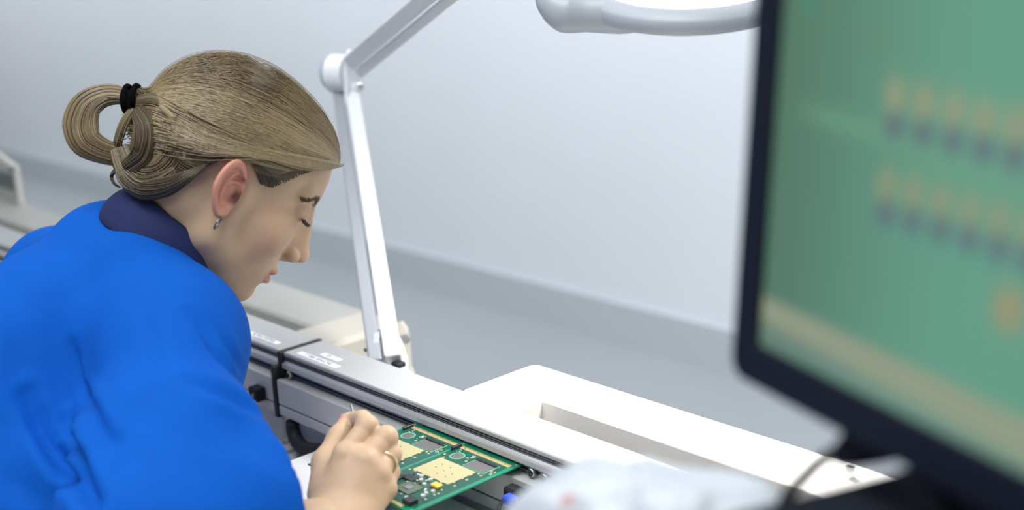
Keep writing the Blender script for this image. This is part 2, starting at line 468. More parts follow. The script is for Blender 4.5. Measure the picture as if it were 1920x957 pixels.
for q in ((.04, .905, .49, .945), (.52, .905, .97, .945), (.04, .015, .90, .045)): flat(MB(), *q, .0005).build('edge_strip', gold, board)
hl = MB()
for u in (.08, .2, .32, .44, .56, .68, .80, .92):
    a = U(u, .925); hl.cyl((a[0], a[1], zt + .0005), (a[0], a[1], zt + .0007), .0006, 8)
tag(hl.build('strip_holes', recess_m, board, autosmooth=0), kind='stuff')
black_ic = mat('chip_black', (.02, .022, .024), .4)
silver = mat('solder_silver', (.70, .69, .65), .35, .35)
greyp = mat('bare_cutout', (.10, .098, .10), .5)
comp_y = mat('tantalum_yellow', (.80, .50, .07), .4)
def comp(name, m, u0, v0, u1, v1, h, b=.0002): return flat(MB(), u0, v0, u1, v1, h, b).build(name, m, board)
for du in (0, .48):
    # cream pad block with small dark vias and ragged edge
    pd_ = MB(); flat(pd_, .075 + du, .44, .40 + du, .70, .0007)
    for k in range(4): flat(pd_, .095 + k * .08 + du, .425, .115 + k * .08 + du, .44, .0007)
    for k in range(3): flat(pd_, .40 + du, .48 + k * .08, .41 + du, .50 + k * .08, .0007)
    pb_ = pd_.build('pad_block', tan, board)
    v_ = MB()
    for i in range(3):
        for jx in range(3):
            if (i, jx) in ((0, 0), (2, 2)): continue
            a = U(.16 + .075 * i + du, .51 + .06 * jx); v_.cyl((a[0], a[1], zt + .0007), (a[0], a[1], zt + .0009), .0007, 8)
    v_.build('pad_holes', recess_m, pb_, autosmooth=0)
    # round and square cut-outs showing the sheet below
    a = U(.13 + du, .80)
    MB().lathe([(.0062, 0), (.0078, 0), (.0078, .0003), (.0062, .0003)], (a[0], a[1], zt), (0, 0, 1), 32).build('ring_pad', mat('ring_green', (.10, .33, .20), .4), board)
    MB().cyl((a[0], a[1], zt), (a[0], a[1], zt + .0002), .0062, 32).build('round_window', greyp, board)
    comp('square_window_frame', mat('ring_green', (0, 0, 0)), .255 + du, .715, .445 + du, .875, .0003)
    comp('square_window', greyp, .262 + du, .722, .438 + du, .868, .0005, 0)
    comp('window_lip', black_ic, .262 + du, .840, .438 + du, .868, .0016)
    comp('connector', black_ic, .03 + du, .84, .048 + du, .93, .0035)
    comp('tantalum_capacitor', comp_y, .335 + du, .345, .365 + du, .40, .0028, .0006)
    comp('tantalum_capacitor', comp_y, .370 + du, .345, .400 + du, .40, .0028, .0006)
    q = comp('processor', mat('bga_green', (.10, .13, .09), .35), .19 + du, .16, .33 + du, .30, .0010)
    a = U(.26 + du, .23)
    MB().box((a[0] - .0038, a[1] - .0035, zt + .001), (a[0] + .0038, a[1] + .0035, zt + .0016), .0003).build('processor_die', mat('die', (.35, .38, .42), .2, .6), q)
    comp('memory_chip', black_ic, .12 + du, .30, .21 + du, .37, .0016)
    comp('memory_chip', black_ic, .05 + du, .26, .13 + du, .33, .0016)
    comp('inductor', black_ic, .06 + du, .10, .14 + du, .20, .0050, .0006)
    comp('inductor', black_ic, .16 + du, .075, .22 + du, .13, .0035, .0005)
    comp('output_jack', black_ic, .385 + du, .055, .455 + du, .13, .0045, .0004)
# small electrolytics and passives
def cyl_comp(u, v, r=.0020, h=.0022):
    a = U(u, v); MB().cyl((a[0], a[1], zt), (a[0], a[1], zt + h), r, 14, r * .92).build('can_capacitor', silver, board)
for du in (0, .48):
    for (u, v) in ((.20, .40), (.24, .36), (.28, .405), (.30, .33), (.40, .25), (.41, .21), (.36, .12), (.41, .30)): cyl_comp(u + du, v)
wht = mat('passive_white', (.75, .76, .78), .35); sm = mat('passive_tan', (.55, .50, .42), .4); sd = mat('passive_dark', (.05, .05, .05), .4)
occ = 0
for du in (0, .48):
    for k in range(40):
        u, v = rng.uniform(.04, .46), rng.uniform(.07, .42)
        l = rng.choice([.008, .013]); wv = .010 if l == .013 else .016
        occ += 1
        if occ > 78: break
        flat(MB(), u + du, v, u + du + l, v + wv, .0010, .0001).build('chip_resistor', (sm, wht, silver, wht, sd)[k % 5], board)
    # silver marks near the strips
padg = mat('pad_gold', (.42, .40, .20), .35, .3)
fl_ = [(u + du, v) for du in (0, .48) for (u, v) in ((.05, .76), (.08, .72), (.23, .70), (.45, .69), (.42, .70), (.06, .43), (.44, .46), (.43, .58), (.22, .86), (.23, .78), (.45, .79))]
for (u, v) in fl_ + [(.02, .97), (.98, .97), (.015, .02), (.98, .03), (.5, .97)]:
    a = U(u, v); MB().cyl((a[0], a[1], zt), (a[0], a[1], zt + .0003), .0014, 12).build('fiducial_pad', padg, board, autosmooth=0)
tx = MB()
for du in (0, .48):
    for (uu, vv) in ((.07, .84), (.20, .83), (.19, .80), (.455, .74), (.46, .72)):
        for k in range(6):
            u = uu + du + rng.uniform(0, .03); v = vv + rng.uniform(0, .05)
            flat(tx, u, v, u + .006, v + .006, .0006)
tag(tx.build('solder_dots', mat('dot_white', (.50, .54, .47), .4), board), kind='stuff')

# ------------------------------------------------------------------ magnifier lamp
lampw = mat('lamp_white', (.80, .82, .85), .35, bump=(40, .02, .001))
lampg = mat('lamp_grey', (.42, .455, .50), .4)
B0 = at(722, 690, d=1.52); J0 = at(647, 142, d=1.80)
lamp = thing('magnifier_lamp', tuple(B0 + [0, 0, -.05]), 'white jointed magnifier lamp with a lit ring head, clamped behind the rail', 'lamp')
camdir = unit(CP - (B0 + J0) / 2)
def arm_piece(A_, B_, off0, off1, w0, w1, depth, m, name, par):
    """box-section bar from A to B, offset/width measured across the arm"""
    t = unit(B_ - A_); nrm = camdir - t * (camdir @ t); nrm = unit(nrm); side = np.cross(t, nrm)
    V = []
    for P_, of, wd in ((A_, off0, w0), (B_, off1, w1)):
        for (a, b) in ((-1, -1), (1, -1), (1, 1), (-1, 1)):
            V.append(P_ + side * (of + a * wd / 2) + nrm * (b * depth / 2))
    F = [[0, 3, 2, 1], [4, 5, 6, 7]] + [[i, (i + 1) % 4, 4 + (i + 1) % 4, 4 + i] for i in range(4)]
    mb = MB(); mb.add(V, F); o = mb.build(name, m, par)
    bv = o.modifiers.new('b', 'BEVEL'); bv.width = .0025; bv.segments = 2; bv.limit_method = 'ANGLE'
    return o
A1 = at(738, 676, d=1.50); A2 = at(660, 165, d=1.80)
side = 1
t = unit(A2 - A1); nrm = unit(camdir - t * (camdir @ t)); sd_ = np.cross(t, nrm)
if (RC.T @ sd_)[0] < 0: side = -1
arm_piece(A1, A2, 0, 0, .0205, .019, .022, lampw, 'lower_arm', lamp)
arm_piece(A1 - sd_ * side * .021, A2 - sd_ * side * .020, 0, 0, .0165, .0145, .014, mat('arm_cover_grey', (.30, .325, .36), .45), 'lower_arm_cover', lamp)
# joint at the elbow: two discs and a fork
jc = at(640, 138, d=1.79)
tj = unit(RC @ np.array([1, -.15, .35])); 
jd = MB()
ax = unit(RC @ np.array([.92, -.1, .38]))
jd.cyl(jc - ax * .014, jc + ax * .012, .027, 32); jd.build('elbow_joint', lampw, lamp)
MB().cyl(jc - ax * .024 - RC @ np.array([0, .004, 0]), jc - ax * .010, .021, 28, .023).build('elbow_knob', lampg, lamp)
# bracket plates at the elbow
pl = MB()
pp = [(-.012, -.045), (.012, -.045), (.02, .0), (.016, .034), (-.004, .034), (-.016, .01)]
Rj = np.array([ax, np.cross(unit(RC @ np.array([0, 1, 0.])), ax), unit(RC @ np.array([0, 1, 0.]))]).T
pl.prism(pp, .012, .018, R=Rj, o=jc)
pl.build('elbow_bracket', lampw, lamp)
U1 = at(668, 122, d=1.77); U2 = at(1040, -190, d=1.22)
t = unit(U2 - U1)
camdir = unit(CP - (U1 + U2) / 2); nr = unit(camdir - t * (camdir @ t)); s2 = np.cross(t, nr)
if (RC.T @ s2)[1] < 0: s2 = -s2
arm_piece(U1 + s2 * .008, U2 + s2 * .008, 0, 0, .022, .0185, .022, lampw, 'upper_arm', lamp)
arm_piece(U1 - s2 * .0115, U2 - s2 * .0105, 0, 0, .014, .012, .018, lampw, 'upper_arm_cover', lamp)
MB().cyl(at(672, 160, d=1.78), at(680, 158, d=1.78), .006, 14).build('pivot_pin', steel, lamp)
MB().cyl(at(640, 168, d=1.80), at(676, 164, d=1.78), .008, 14).build('pivot_sleeve', lampw, lamp)
# base bracket
camdir = unit(CP - B0)
bs = MB()
yv = at(735, 700, d=1.50)
bs.cyl(at(715, 655, d=1.53), at(703, 655, d=1.53), .024, 28)
bs.build('base_disc', lampg, lamp)
bk = MB()
def quad_plate(pix, d, th, m, name):
    P_ = [at(a, b, d=d) for a, b in pix]; n_ = -unit(RC[:, 2]) * 1.0
    V = [p for p in P_] + [p + n_ * th for p in P_]; k = len(P_)
    ar = sum(pix[i][0] * pix[(i + 1) % k][1] - pix[(i + 1) % k][0] * pix[i][1] for i in range(k))
    F = [list(range(k)), list(range(2 * k - 1, k - 1, -1))] + [[i, k + i, k + (i + 1) % k, (i + 1) % k] for i in range(k)]
    if ar > 0: F = [f[::-1] for f in F]
    return MB().add(V, F).build(name, m, lamp)
quad_plate([(700, 636), (713, 640), (724, 665), (738, 686), (770, 700), (770, 712), (722, 705), (712, 680)], 1.515, .012, lampw, 'fork_plate')
quad_plate([(744, 630), (752, 640), (764, 676), (764, 712), (748, 706), (752, 676)], 1.52, .012, lampw, 'fork_plate')
ae = at(747, 684, d=1.497); MB().box(ae - [.0065, .0065, .003], ae + [.0065, .0065, .0035], .001).build('arm_end', rubber, lamp)
kb = at(759, 636, d=1.56); MB().cyl(kb, kb + unit(CP - kb) * .014, .007, 18, .005).build('clamp_knob', steel, lamp)
quad_plate([(741, 606), (752, 604), (762, 618), (766, 640), (769, 690), (775, 704), (740, 704)], 1.575, .03, cream, 'clamp_body')
# clamp post down to the bed
PB = at(745, 700, d=1.55)
MB().cyl((PB[0], PB[1], ZB + .003), PB, .014, 20).build('clamp_post', cream, lamp)
# ring head: a shallow ring seen from slightly above, glowing disc paints the bright view through the lens
HC = at(1297, -22, d=1.22)
tc_ = unit(CP - HC); tc_[2] = 0; tc_ = unit(tc_)
hu = unit(np.array([0, 0, 1.]) * math.cos(math.radians(13)) + tc_ * math.sin(math.radians(13)))
hn = -hu
MB().lathe([(0.0871, 0.0059), (0.0883, 0.0077), (0.0934, 0.0072), (0.1001, 0.0008), (0.1018, -0.0017), (0.1014, -0.0093), (0.0984, -0.0143), (0.0892, -0.0160), (0.0867, -0.0143), (0.0871, 0.0034)], HC, hu, 80).build('head_housing', lampg, lamp)
MB().cyl(HC + hu * .0029, HC + hu * .0067, .0867, 64).build('lens_glow_disc', mat('ring_and_lens_glow', (1, 1, 1), .3, emit=((1, .98, .95), 3)), lamp)
MB().lathe([(0.0724, -0.0101), (0.0816, -0.0101), (0.0816, -0.0034), (0.0724, -0.0034)], HC, hu, 64).build('light_tube', mat('ring_and_lens_glow', (1, 1, 1)), lamp)
nk = MB(); LB = [at(1188, 21, d=1.195), at(1160, 24, d=1.199), at(1100, 24, d=1.203), at(1060, 22, d=1.203), at(1034, 6, d=1.203), at(1022, -14, d=1.203)]
LS = spline(LB, 6)
nk.tube(LS, np.interp(np.arange(len(LS)), [0, 6, 12, 18, 24, 30], [0.0198, 0.0198, 0.0181, 0.0198, 0.0147, 0.0101]), 24)
nk.build('head_neck', lampg, lamp)
NK2 = at(1020, -20, d=1.20)
MB().tube(spline([NK2, at(1015, -90, d=1.20), at(1030, -150, d=1.20), U2], 6), .010, 16).build('head_joint', lampw, lamp)
ll = bpy.data.lights.new('ring_lamp_light', 'AREA'); ll.shape = 'DISK'; ll.size = .16; ll.energy = 5.2; ll.color = (1, .97, .93)
ll.spread = math.radians(130)
lo_ = bpy.data.objects.new('ring_lamp_light', ll); COL.objects.link(lo_)
p = HC + hn * .026; lo_.location = p
lo_.rotation_euler = Vector(hn).to_track_quat('-Z', 'Y').to_euler()

# ------------------------------------------------------------------ monitor in the foreground
DM = .62
vp = np.array([-125 - CX, -(-115 - CY), -FPX]); u_w = -unit(RC @ vp)        # along the monitor's lower edge, towards the right
u_w[2] = 0; u_w = unit(u_w)
MC = at(1368, 700, d=DM)                                  # outer lower-left corner
zz = np.array([0, 0, 1.]); n_w = np.cross(u_w, zz)         # horizontal, facing the viewer side
if n_w @ (CP - MC) < 0: n_w = -n_w
best = None
for a in np.linspace(-30, 30, 241):
    v = zz * math.cos(math.radians(a)) + n_w * math.sin(math.radians(a))
    q = RC.T @ (MC + v * .18 - CP); xx = CX + FPX * q[0] / -q[2]; yy = CY - FPX * q[1] / -q[2]
    q0x = 1368 + (705 - yy) * (47 / 690)
    e = abs(xx - q0x)
    if best is None or e < best[0]: best = (e, a, v)
v_w = best[2]; n_w = unit(np.cross(u_w, v_w)) * (1 if np.cross(u_w, v_w) @ (CP - MC) > 0 else -1)
RM = np.array([u_w, v_w, n_w]).T
MW, MH = .47, .30
mon = thing('monitor', tuple(MC + u_w * .23 - v_w * .1), 'large black-framed monitor showing a blurred green board image, at the right edge', 'monitor')
def rrect(x0, y0, x1, y1, r, n=6):
    out = []
    for (cx, cy, a0) in ((x1 - r, y1 - r, 0), (x0 + r, y1 - r, 90), (x0 + r, y0 + r, 180), (x1 - r, y0 + r, 270)):
        for k in range(n + 1):
            a = math.radians(a0 + 90 * k / n); out.append((cx + r * math.cos(a), cy + r * math.sin(a)))
    return out
BZ = .0190
O = rrect(0, 0, MW, MH, .010); I = rrect(BZ, BZ * 1.05, MW - BZ, MH - BZ, .002); n = len(O)
V = [(a, b, 0) for a, b in O] + [(a, b, 0) for a, b in I] + [(a, b, -.003) for a, b in I] + [(a, b, -.022) for a, b in O]
V = [MC + RM @ np.array(p_) for p_ in V]
F = [[i, (i + 1) % n, n + (i + 1) % n, n + i] for i in range(n)] + [[n + i, n + (i + 1) % n, 2 * n + (i + 1) % n, 2 * n + i] for i in range(n)] + [[3 * n + i, 3 * n + (i + 1) % n, (i + 1) % n, i] for i in range(n)] + [[3 * n + i for i in range(n)][::-1]]
bz = MB().add(V, F).build('bezel', mat('bezel_navy_black', (.006, .009, .020), .6, spec=.2), mon)
bv = bz.modifiers.new('b', 'BEVEL'); bv.width = .0015; bv.segments = 2; bv.limit_method = 'ANGLE'; bv.angle_limit = .8
bk = MB(); bk.box((.05, .04, -.045), (MW - .05, MH - .04, -.020), .01, R=RM, o=MC); bk.build('back_shell', blackp, mon)
# the picture on the screen: soft green board image, colours per vertex
NX, NY = 260, 170
gx, gy = np.meshgrid(np.linspace(BZ, MW - BZ, NX), np.linspace(BZ, MH - BZ, NY))
def srgb(c): c = np.asarray(c, float) / 255; return np.where(c <= .04045, c / 12.92, ((c + .055) / 1.055) ** 2.4)
def mpix(x, y):                                           # monitor-plane coordinates of a photograph pixel
    r = RC @ np.array([(x - CX) / FPX, -(y - CY) / FPX, -1.0]); t_ = ((MC - CP) @ n_w) / (r @ n_w); q_ = CP + r * t_ - MC
    return q_ @ u_w, q_ @ v_w
cs = np.zeros((NY, NX, 3))
sm_ = lambda a, b, x_: np.clip((x_ - a) / (b - a), 0, 1) ** 2 * (3 - 2 * np.clip((x_ - a) / (b - a), 0, 1))
base_l, base_r = srgb((86, 128, 104)), srgb((104, 172, 145))  # left side dimmer: viewing-angle falloff put into the colours
f_ = sm_(.01, .15, gx)[..., None]; cs = base_l * (1 - f_) + base_r * f_
def blend(mask, c): global cs; cs = cs * (1 - mask[..., None]) + srgb(c) * mask[..., None]
a_ = mpix(1430, 560); b_ = mpix(1920, 790); c_ = mpix(1430, 610); d_ = mpix(1920, 880)
def line(p, q, X_): return p[1] + (q[1] - p[1]) * (X_ - p[0]) / (q[0] - p[0])
ub = line(a_, b_, gx); lb = line(c_, d_, gx); wd_ = .003
blend(sm_(ub + wd_, ub - wd_, gy) * sm_(lb - wd_, lb + wd_, gy) * .85 if False else np.clip((ub - gy) / .004 + .5, 0, 1) * np.clip((gy - lb) / .006 + .5, 0, 1) * .85, (166, 172, 142))
blend(np.clip((lb - gy) / .004 + .5, 0, 1) * np.clip((gy - lb + .010) / .005, 0, 1) * .6, (124, 148, 138))
blend(np.clip((lb - .010 - gy) / .003 + .5, 0, 1) * .7, (128, 156, 134))
# brighter band between the rows
a_ = mpix(1600, 240); b_ = mpix(1920, 340); mid = line(a_, b_, gx)
blend(np.exp(-((gy - mid) / .0045) ** 2) * sm_(.025, .06, gx) * .55, (118, 176, 140))
def blob(x, y, rx, ry, c, k):
    u0, v0 = mpix(x, y); blend(np.exp(-(((gx - u0) / rx) ** 2 + ((gy - v0) / ry) ** 2) ** 1.5) * k, c)
for i in range(9):                                       # two rows of pads with violet spots
    x_ = 1668 + 52 * i + 1.0 * i * i; y_ = 180 + 13 * i + .4 * i * i
    blob(x_, y_, .0060, .0085, (170, 172, 130), .75); blob(x_, y_ + 2, .0022, .004, (196, 162, 120), .5)
    blob(x_ - 1, y_ + 58, .0052, .0055, (96, 92, 126), .85)
    x_ = 1652 + 49 * i + .9 * i * i; y_ = 348 + 14 * i + .6 * i * i
    blob(x_, y_, .0060, .0085, (160, 166, 124), .7); blob(x_, y_ + 2, .0022, .004, (186, 158, 112), .45)
    blob(x_ - 2, y_ + 54, .0052, .0055, (98, 92, 124), .8)
blob(1880, 582, .0080, .0090, (184, 158, 110), .75); blob(1508, 15, .005, .0025, (40, 158, 122), .9); blob(1640, 75, .006, .005, (120, 140, 104), .4)
V = (MC[None] + gx.ravel()[:, None] * u_w + gy.ravel()[:, None] * v_w - n_w * .0028)
ii = (np.arange(NY - 1)[:, None] * NX + np.arange(NX - 1)[None]).ravel()
F = np.stack([ii, ii + 1, ii + NX + 1, ii + NX], 1)
scr = raw_mesh('screen', V, F, mat('screen_image', (.02, .02, .02), .5, attr=False, emit=((1, 1, 1), .74)), mon, cs.reshape(-1, 3))
nt = MATS['screen_image'].node_tree; a = nt.nodes.new('ShaderNodeAttribute'); a.attribute_name = 'col'
nt.links.new(a.outputs['Color'], nt.nodes['Principled BSDF'].inputs['Emission Color'])
# stand: hinge under the lower edge, neck and foot
st = MB()
def mp(x, y, off=0.0):
    u0, v0 = mpix(x, y); return MC + u_w * u0 + v_w * v0 + n_w * off
st.tube(spline([mp(1585, 780, -.016), mp(1572, 812, -.016), mp(1556, 845, -.014)], 5), [.009] * 5 + [.0085] * 5 + [.006], 14)
st.tube(spline([mp(1570, 800, -.014), mp(1640, 822, -.016), mp(1690, 850, -.018), mp(1708, 890, -.02), mp(1712, 925, -.02)], 5), .0085, 14)
st.build('cable_tray', blackp, mon)
hp_ = [(1542, 778), (1556, 812), (1536, 840), (1530, 862), (1546, 882), (1574, 884), (1596, 866), (1640, 864), (1684, 876), (1700, 894), (1704, 925), (1960, 1000), (1960, 960)]
V = [mp(a, b, o_) for o_ in (-.006, -.030) for a, b in hp_]; k = len(hp_)
F = [list(range(k))[::-1], list(range(k, 2 * k))] + [[i, (i + 1) % k, k + (i + 1) % k, k + i] for i in range(k)]
ho = MB().add(V, F).build('lower_housing', mat('foot_plastic', (.012, .015, .022), .9, spec=.05), mon)
bv = ho.modifiers.new('b', 'BEVEL'); bv.width = .002; bv.segments = 2
neck = MB()
p0 = mp(1830, 900, -.035); neck.box((-.05, -.035, -.012), (.08, .06, .012), .006, R=RM, o=p0); neck.build('stand_neck', blackp, mon)
ft = mp(1790, 1010, -.02)
zf = ft[2]
bsb = MB(); bsb.box((-.085, -.02, -.10), (.17, .0, .12), .008, R=np.array([u_w, zz, unit(np.array([n_w[0], n_w[1], 0]))]).T, o=(ft[0], ft[1], at(1700, 905, d=.56)[2])); bsb.build('stand_foot', mat('foot_plastic', (.012, .015, .022), .9, spec=.05), mon)
cbm = MB(); cbm.tube(spline([mp(1540, 852, -.01), mp(1508, 868, -.01), mp(1484, 905, -.005), mp(1472, 940, 0), mp(1474, 975, 0)], 6), .0032, 12)
tag(cbm.build('monitor_cable', rubber), 'thin black cable hanging in a curve below the monitor', 'cable')

# ------------------------------------------------------------------ the person
def smin(a, b, k):
    h = np.clip(.5 + .5 * (b - a) / k, 0, 1)
    return b + (a - b) * h - k * h * (1 - h)
def smax(a, b, k): return -smin(-a, -b, k)
def ell(P, c, r):
    q = (P - np.array(c)) / np.array(r); k0 = np.sqrt((q * q).sum(-1)) + 1e-9
    g = q / np.array(r); k1 = np.sqrt((g * g).sum(-1)) + 1e-9
    return k0 * (k0 - 1) / k1
def sph(P, c, r): return np.sqrt(((P - np.array(c)) ** 2).sum(-1)) - r
def cap(P, a, b, ra, rb=None):
    a = np.array(a, float); b = np.array(b, float); rb = ra if rb is None else rb
    d = b - a; t = np.clip(((P - a) @ d) / (d @ d), 0, 1)
    return np.sqrt(((P - a - t[..., None] * d) ** 2).sum(-1)) - (ra + (rb - ra) * t)
def chain(P, pts, rs, k):
    o = None
    for i in range(len(pts) - 1):
        c_ = cap(P, pts[i], pts[i + 1], rs[i], rs[i + 1]); o = c_ if o is None else smin(o, c_, k)
    return o
def grad(f, P, e):
    g = np.empty_like(P)
    for i in range(3):
        d = np.zeros(3); d[i] = e; g[:, i] = (f(P + d) - f(P - d)) / (2 * e)
    return g
def project(f, P, off=0., n=4, e=.0005):
    for _ in range(n):
        g = grad(f, P, e); P = P - g * ((f(P) - off) / ((g * g).sum(1) + 1e-9))[:, None].clip(-e * 40, e * 40)
    return P
def sdf_mesh(f, lo, hi, h, B=8):
    """surface nets over the blocks that the surface passes through"""
    lo = np.asarray(lo, float); nb = np.ceil((np.asarray(hi) - lo) / (h * B)).astype(int)
    G = np.stack(np.meshgrid(*[np.arange(n) for n in nb], indexing='ij'), -1).reshape(-1, 3)
    d = f(lo + (G + .5) * B * h)
    G = G[np.abs(d) < B * h * .87 * 1.7]
    r = np.arange(B + 1); L = np.stack(np.meshgrid(r, r, r, indexing='ij'), -1)
    ids, pos, sgn = [], [], []
    corners = np.array([[i, j_, k] for i in (0, 1) for j_ in (0, 1) for k in (0, 1)])
    edges = [(a, b) for a in range(8) for b in range(a + 1, 8) if abs(corners[a] - corners[b]).sum() == 1]
    DIM = nb * B + 2
    for s0 in range(0, len(G), 400):
        g = G[s0:s0 + 400]
        I = g[:, None, None, None, :] * B + L[None]
        Vv = f((lo + I * h).reshape(-1, 3)).reshape(I.shape[:-1])
        c_ = np.stack([Vv[:, a:a + B, b:b + B, c:c + B] for a, b, c in corners], -1)
        act = (c_.min(-1) < 0) & (c_.max(-1) >= 0)
        cv_ = c_[act]; ic = I[:, :B, :B, :B][act]
        if not len(ic): continue
        acc = np.zeros((len(ic), 3)); cnt = np.zeros(len(ic))
        for a, b in edges:
            va, vb = cv_[:, a], cv_[:, b]; m = (va < 0) != (vb < 0)
            t_ = np.where(m, va / np.where(m, va - vb, 1), 0)
            acc += np.where(m[:, None], corners[a] + t_[:, None] * (corners[b] - corners[a]), 0); cnt += m
        pos.append(lo + (ic + acc / cnt[:, None]) * h); ids.append(ic)
        sgn.append(np.stack([cv_[:, 0], cv_[:, 4], cv_[:, 2], cv_[:, 1]], -1) < 0)
    ids = np.concatenate(ids); pos = np.concatenate(pos); sgn = np.concatenate(sgn)
    key = (ids[:, 0] * DIM[1] + ids[:, 1]) * DIM[2] + ids[:, 2]
    o = np.argsort(key); key = key[o]; ids = ids[o]; pos = pos[o]; sgn = sgn[o]
    st_ = np.array([DIM[1] * DIM[2], DIM[2], 1]); Fs = []
    for ax in range(3):
        u, w2 = [(1, 2), (2, 0), (0, 1)][ax]
        m = np.where(sgn[:, 0] != sgn[:, ax + 1])[0]
        k0 = key[m]; q = []; ok = np.ones(len(m), bool)
        for a, b in ((0, 0), (1, 0), (1, 1), (0, 1)):
            kk = k0 - a * st_[u] - b * st_[w2]; p_ = np.searchsorted(key, kk).clip(0, len(key) - 1)
            ok &= key[p_] == kk; q.append(p_)
        q = np.stack(q, 1); flip = ~sgn[m, 0]
        q[flip] = q[flip][:, ::-1]; Fs.append(q[ok])
    V = pos; g = grad(f, V, h * .5); V = V - g * (f(V) / ((g * g).sum(1) + 1e-9)).clip(-h, h)[:, None]
    return V, np.concatenate(Fs)

# head frame: x forward, y to the person's left, z up, centimetres from between the ear canals
hx = unit(np.array([.765, -.475, -.42])); hz = np.array([.52, .85, .0]); hz = unit(hz - hx * (hz @ hx))
RH = RC @ np.array([hx, np.cross(hz, hx), hz]).T
HS = .0100 * .985
CAN = at(437, 362, d=1.215)
HT = CAN - RH @ np.array([0, -7.0, 0]) * HS
def to_h(P): return (P - HT) @ RH / HS
def from_h(q): return HT + (np.asarray(q, float) @ RH.T) * HS

NKA = from_h((-2.2, 0, -1.5)); NKB = at(268, 505, d=1.285)
SHR = at(330, 655, d=1.175); SHL = at(108, 528, d=1.46)
ELR = at(275, 1050, d=1.0); WRR = at(640, 985, d=1.10)
ELL_ = at(150, 700, d=1.58); WRL = np.array([-1.55, .62, .835])
PEL = np.array([-1.24, .07, .74])
def ear(q, s):
    # local ear frame: a forward, b up, n outwards
    c = np.array([-1.05, s * 7.35, .10])
    n = unit(np.array([.42, s * 1.0, .05])); b = unit(np.array([-.20, 0, 1.0])); b = unit(b - n * (b @ n)); a = np.cross(b, n) * (1 if s < 0 else -1)
    if a[0] < 0: a = -a
    p = q - c; A_, B_, N_ = p @ a / .95, p @ b / .88, p @ n
    B2 = B_ - .1; wv = np.where(B2 > 0, 1.75, 1.75 + .16 * B2)
    rho = np.sqrt((A_ / np.maximum(wv, .6)) ** 2 + (B2 / 3.05) ** 2)
    inpl = (rho - 1) * 1.9
    bowl = N_ - .55 + .38 * (A_ + 1.2) * .35
    plate = smax(inpl, np.abs(bowl) - .22, .25)
    rim = np.sqrt((inpl + .1) ** 2 + (bowl - .28) ** 2) - .33
    rim = smax(rim, -(smax(A_ - .6, -(B_ + 0.2), .3)) * 0 + (A_ - 1.75), .2)
    e = smin(plate, rim, .25)
    rin = np.sqrt(((A_ - .25) / .95) ** 2 + ((B_ + .1) / 1.75) ** 2)
    anti = np.sqrt(((rin - 1) * 1.2) ** 2 + (bowl - .12) ** 2) - .24
    anti = smax(anti, A_ - .55, .3)
    e = smin(e, anti, .25)
    e = smax(e, -ell(np.stack([A_, B_, N_], -1), (.60, -.25, .75), (.85, 1.15, 1.15)), .15)
    e = smax(e, -ell(np.stack([A_, B_, N_], -1), (.70, 1.35, .75), (.75, .42, .75)), .15)
    tragus = ell(np.stack([A_, B_, N_], -1), (1.35, -.35, .25), (.42, .6, .35))
    lobe = ell(np.stack([A_, B_, N_], -1), (.55, -2.55, .35), (.72, .75, .36))
    e = smin(smin(e, tragus, .25), lobe, .35)
    root = ell(np.stack([A_, B_, N_], -1), (.5, .1, -.35), (1.3, 2.2, .7))
    return smin(e, root, .45)
def head_cm(q, ears=True):
    m = q.copy(); m[..., 1] = np.abs(m[..., 1])
    d = ell(q, (-.9, 0, 4.3), (8.5, 7.1, 7.3))
    d = smin(d, ell(q, (3.3, 0, 4.7), (6.1, 5.9, 5.5)), 1.5)
    d = smin(d, ell(q, (3.3, 0, -1.2), (5.9, 5.7, 6.2)), 1.5)
    d = smin(d, ell(q, (4.0, 0, -5.0), (4.9, 4.5, 4.6)), 1.2)
    d = smin(d, cap(m, (.6, 4.9, -4.8), (6.5, 1.2, -8.5), 1.5, 1.5), 1.8)
    d = smin(d, cap(m, (.4, 5.3, -.5), (.6, 4.9, -4.8), 1.5, 1.5), 1.8)
    d = smin(d, sph(m, (5.7, 4.0, -1.7), 2.1), 1.8)
    d = smin(d, cap(m, (5.3, 3.6, -2.4), (3.2, 3.9, -5.6), 2.1, 2.0), 1.5)
    d = smin(d, cap(m, (8.6, .6, 3.4), (6.9, 4.5, 3.5), .75, .7), 1.2)
    d = smin(d, ell(q, (6.8, 0, -5.6), (2.4, 2.9, 2.7)), 1.2)
    d = smax(d, -sph(m, (9.9, 3.1, 1.6), 1.75), 1.1)
    lid = sph(m, (7.35, 3.15, 1.65), 1.36)
    d = smin(d, lid, .25)
    d = smax(d, -ell(m, (8.55, 3.2, .92), (.5, 1.25, .10)), .12)
    nose = cap(q, (9.0, 0, 2.6), (10.95, 0, -2.2), .62, .72)
    nose = smin(nose, cap(q, (8.6, 0, 1.0), (9.7, 0, -2.8), 1.0, 1.25), .9)
    nose = smin(nose, sph(q, (11.15, 0, -2.55), .86), .4)
    nose = smin(nose, ell(m, (10.0, 1.25, -3.0), (.85, .55, .72)), .35)
    d = smin(d, nose, .75)
    d = smax(d, -ell(m, (10.6, .55, -3.75), (.62, .32, .55)), .25)
    lips = smin(ell(q, (8.85, 0, -5.3), (.95, 2.25, .62)), ell(q, (8.7, 0, -6.5), (.95, 1.9, .70)), .25)
    d = smin(d, lips, .35)
    d = smax(d, -ell(q, (9.6, 0, -5.9), (.9, 2.5, .10)), .15)
    d = smin(d, ell(q, (7.0, 0, -8.6), (1.75, 2.0, 1.55)), 1.0)
    d = smax(d, -cap(q, (9.1, -1.5, -7.55), (9.1, 1.5, -7.55), .45), .6)
    if ears:
        e = ear(q, -1); e = smin(e, ear(q, 1), .01)
        d = smin(d, e, .35)
    return d
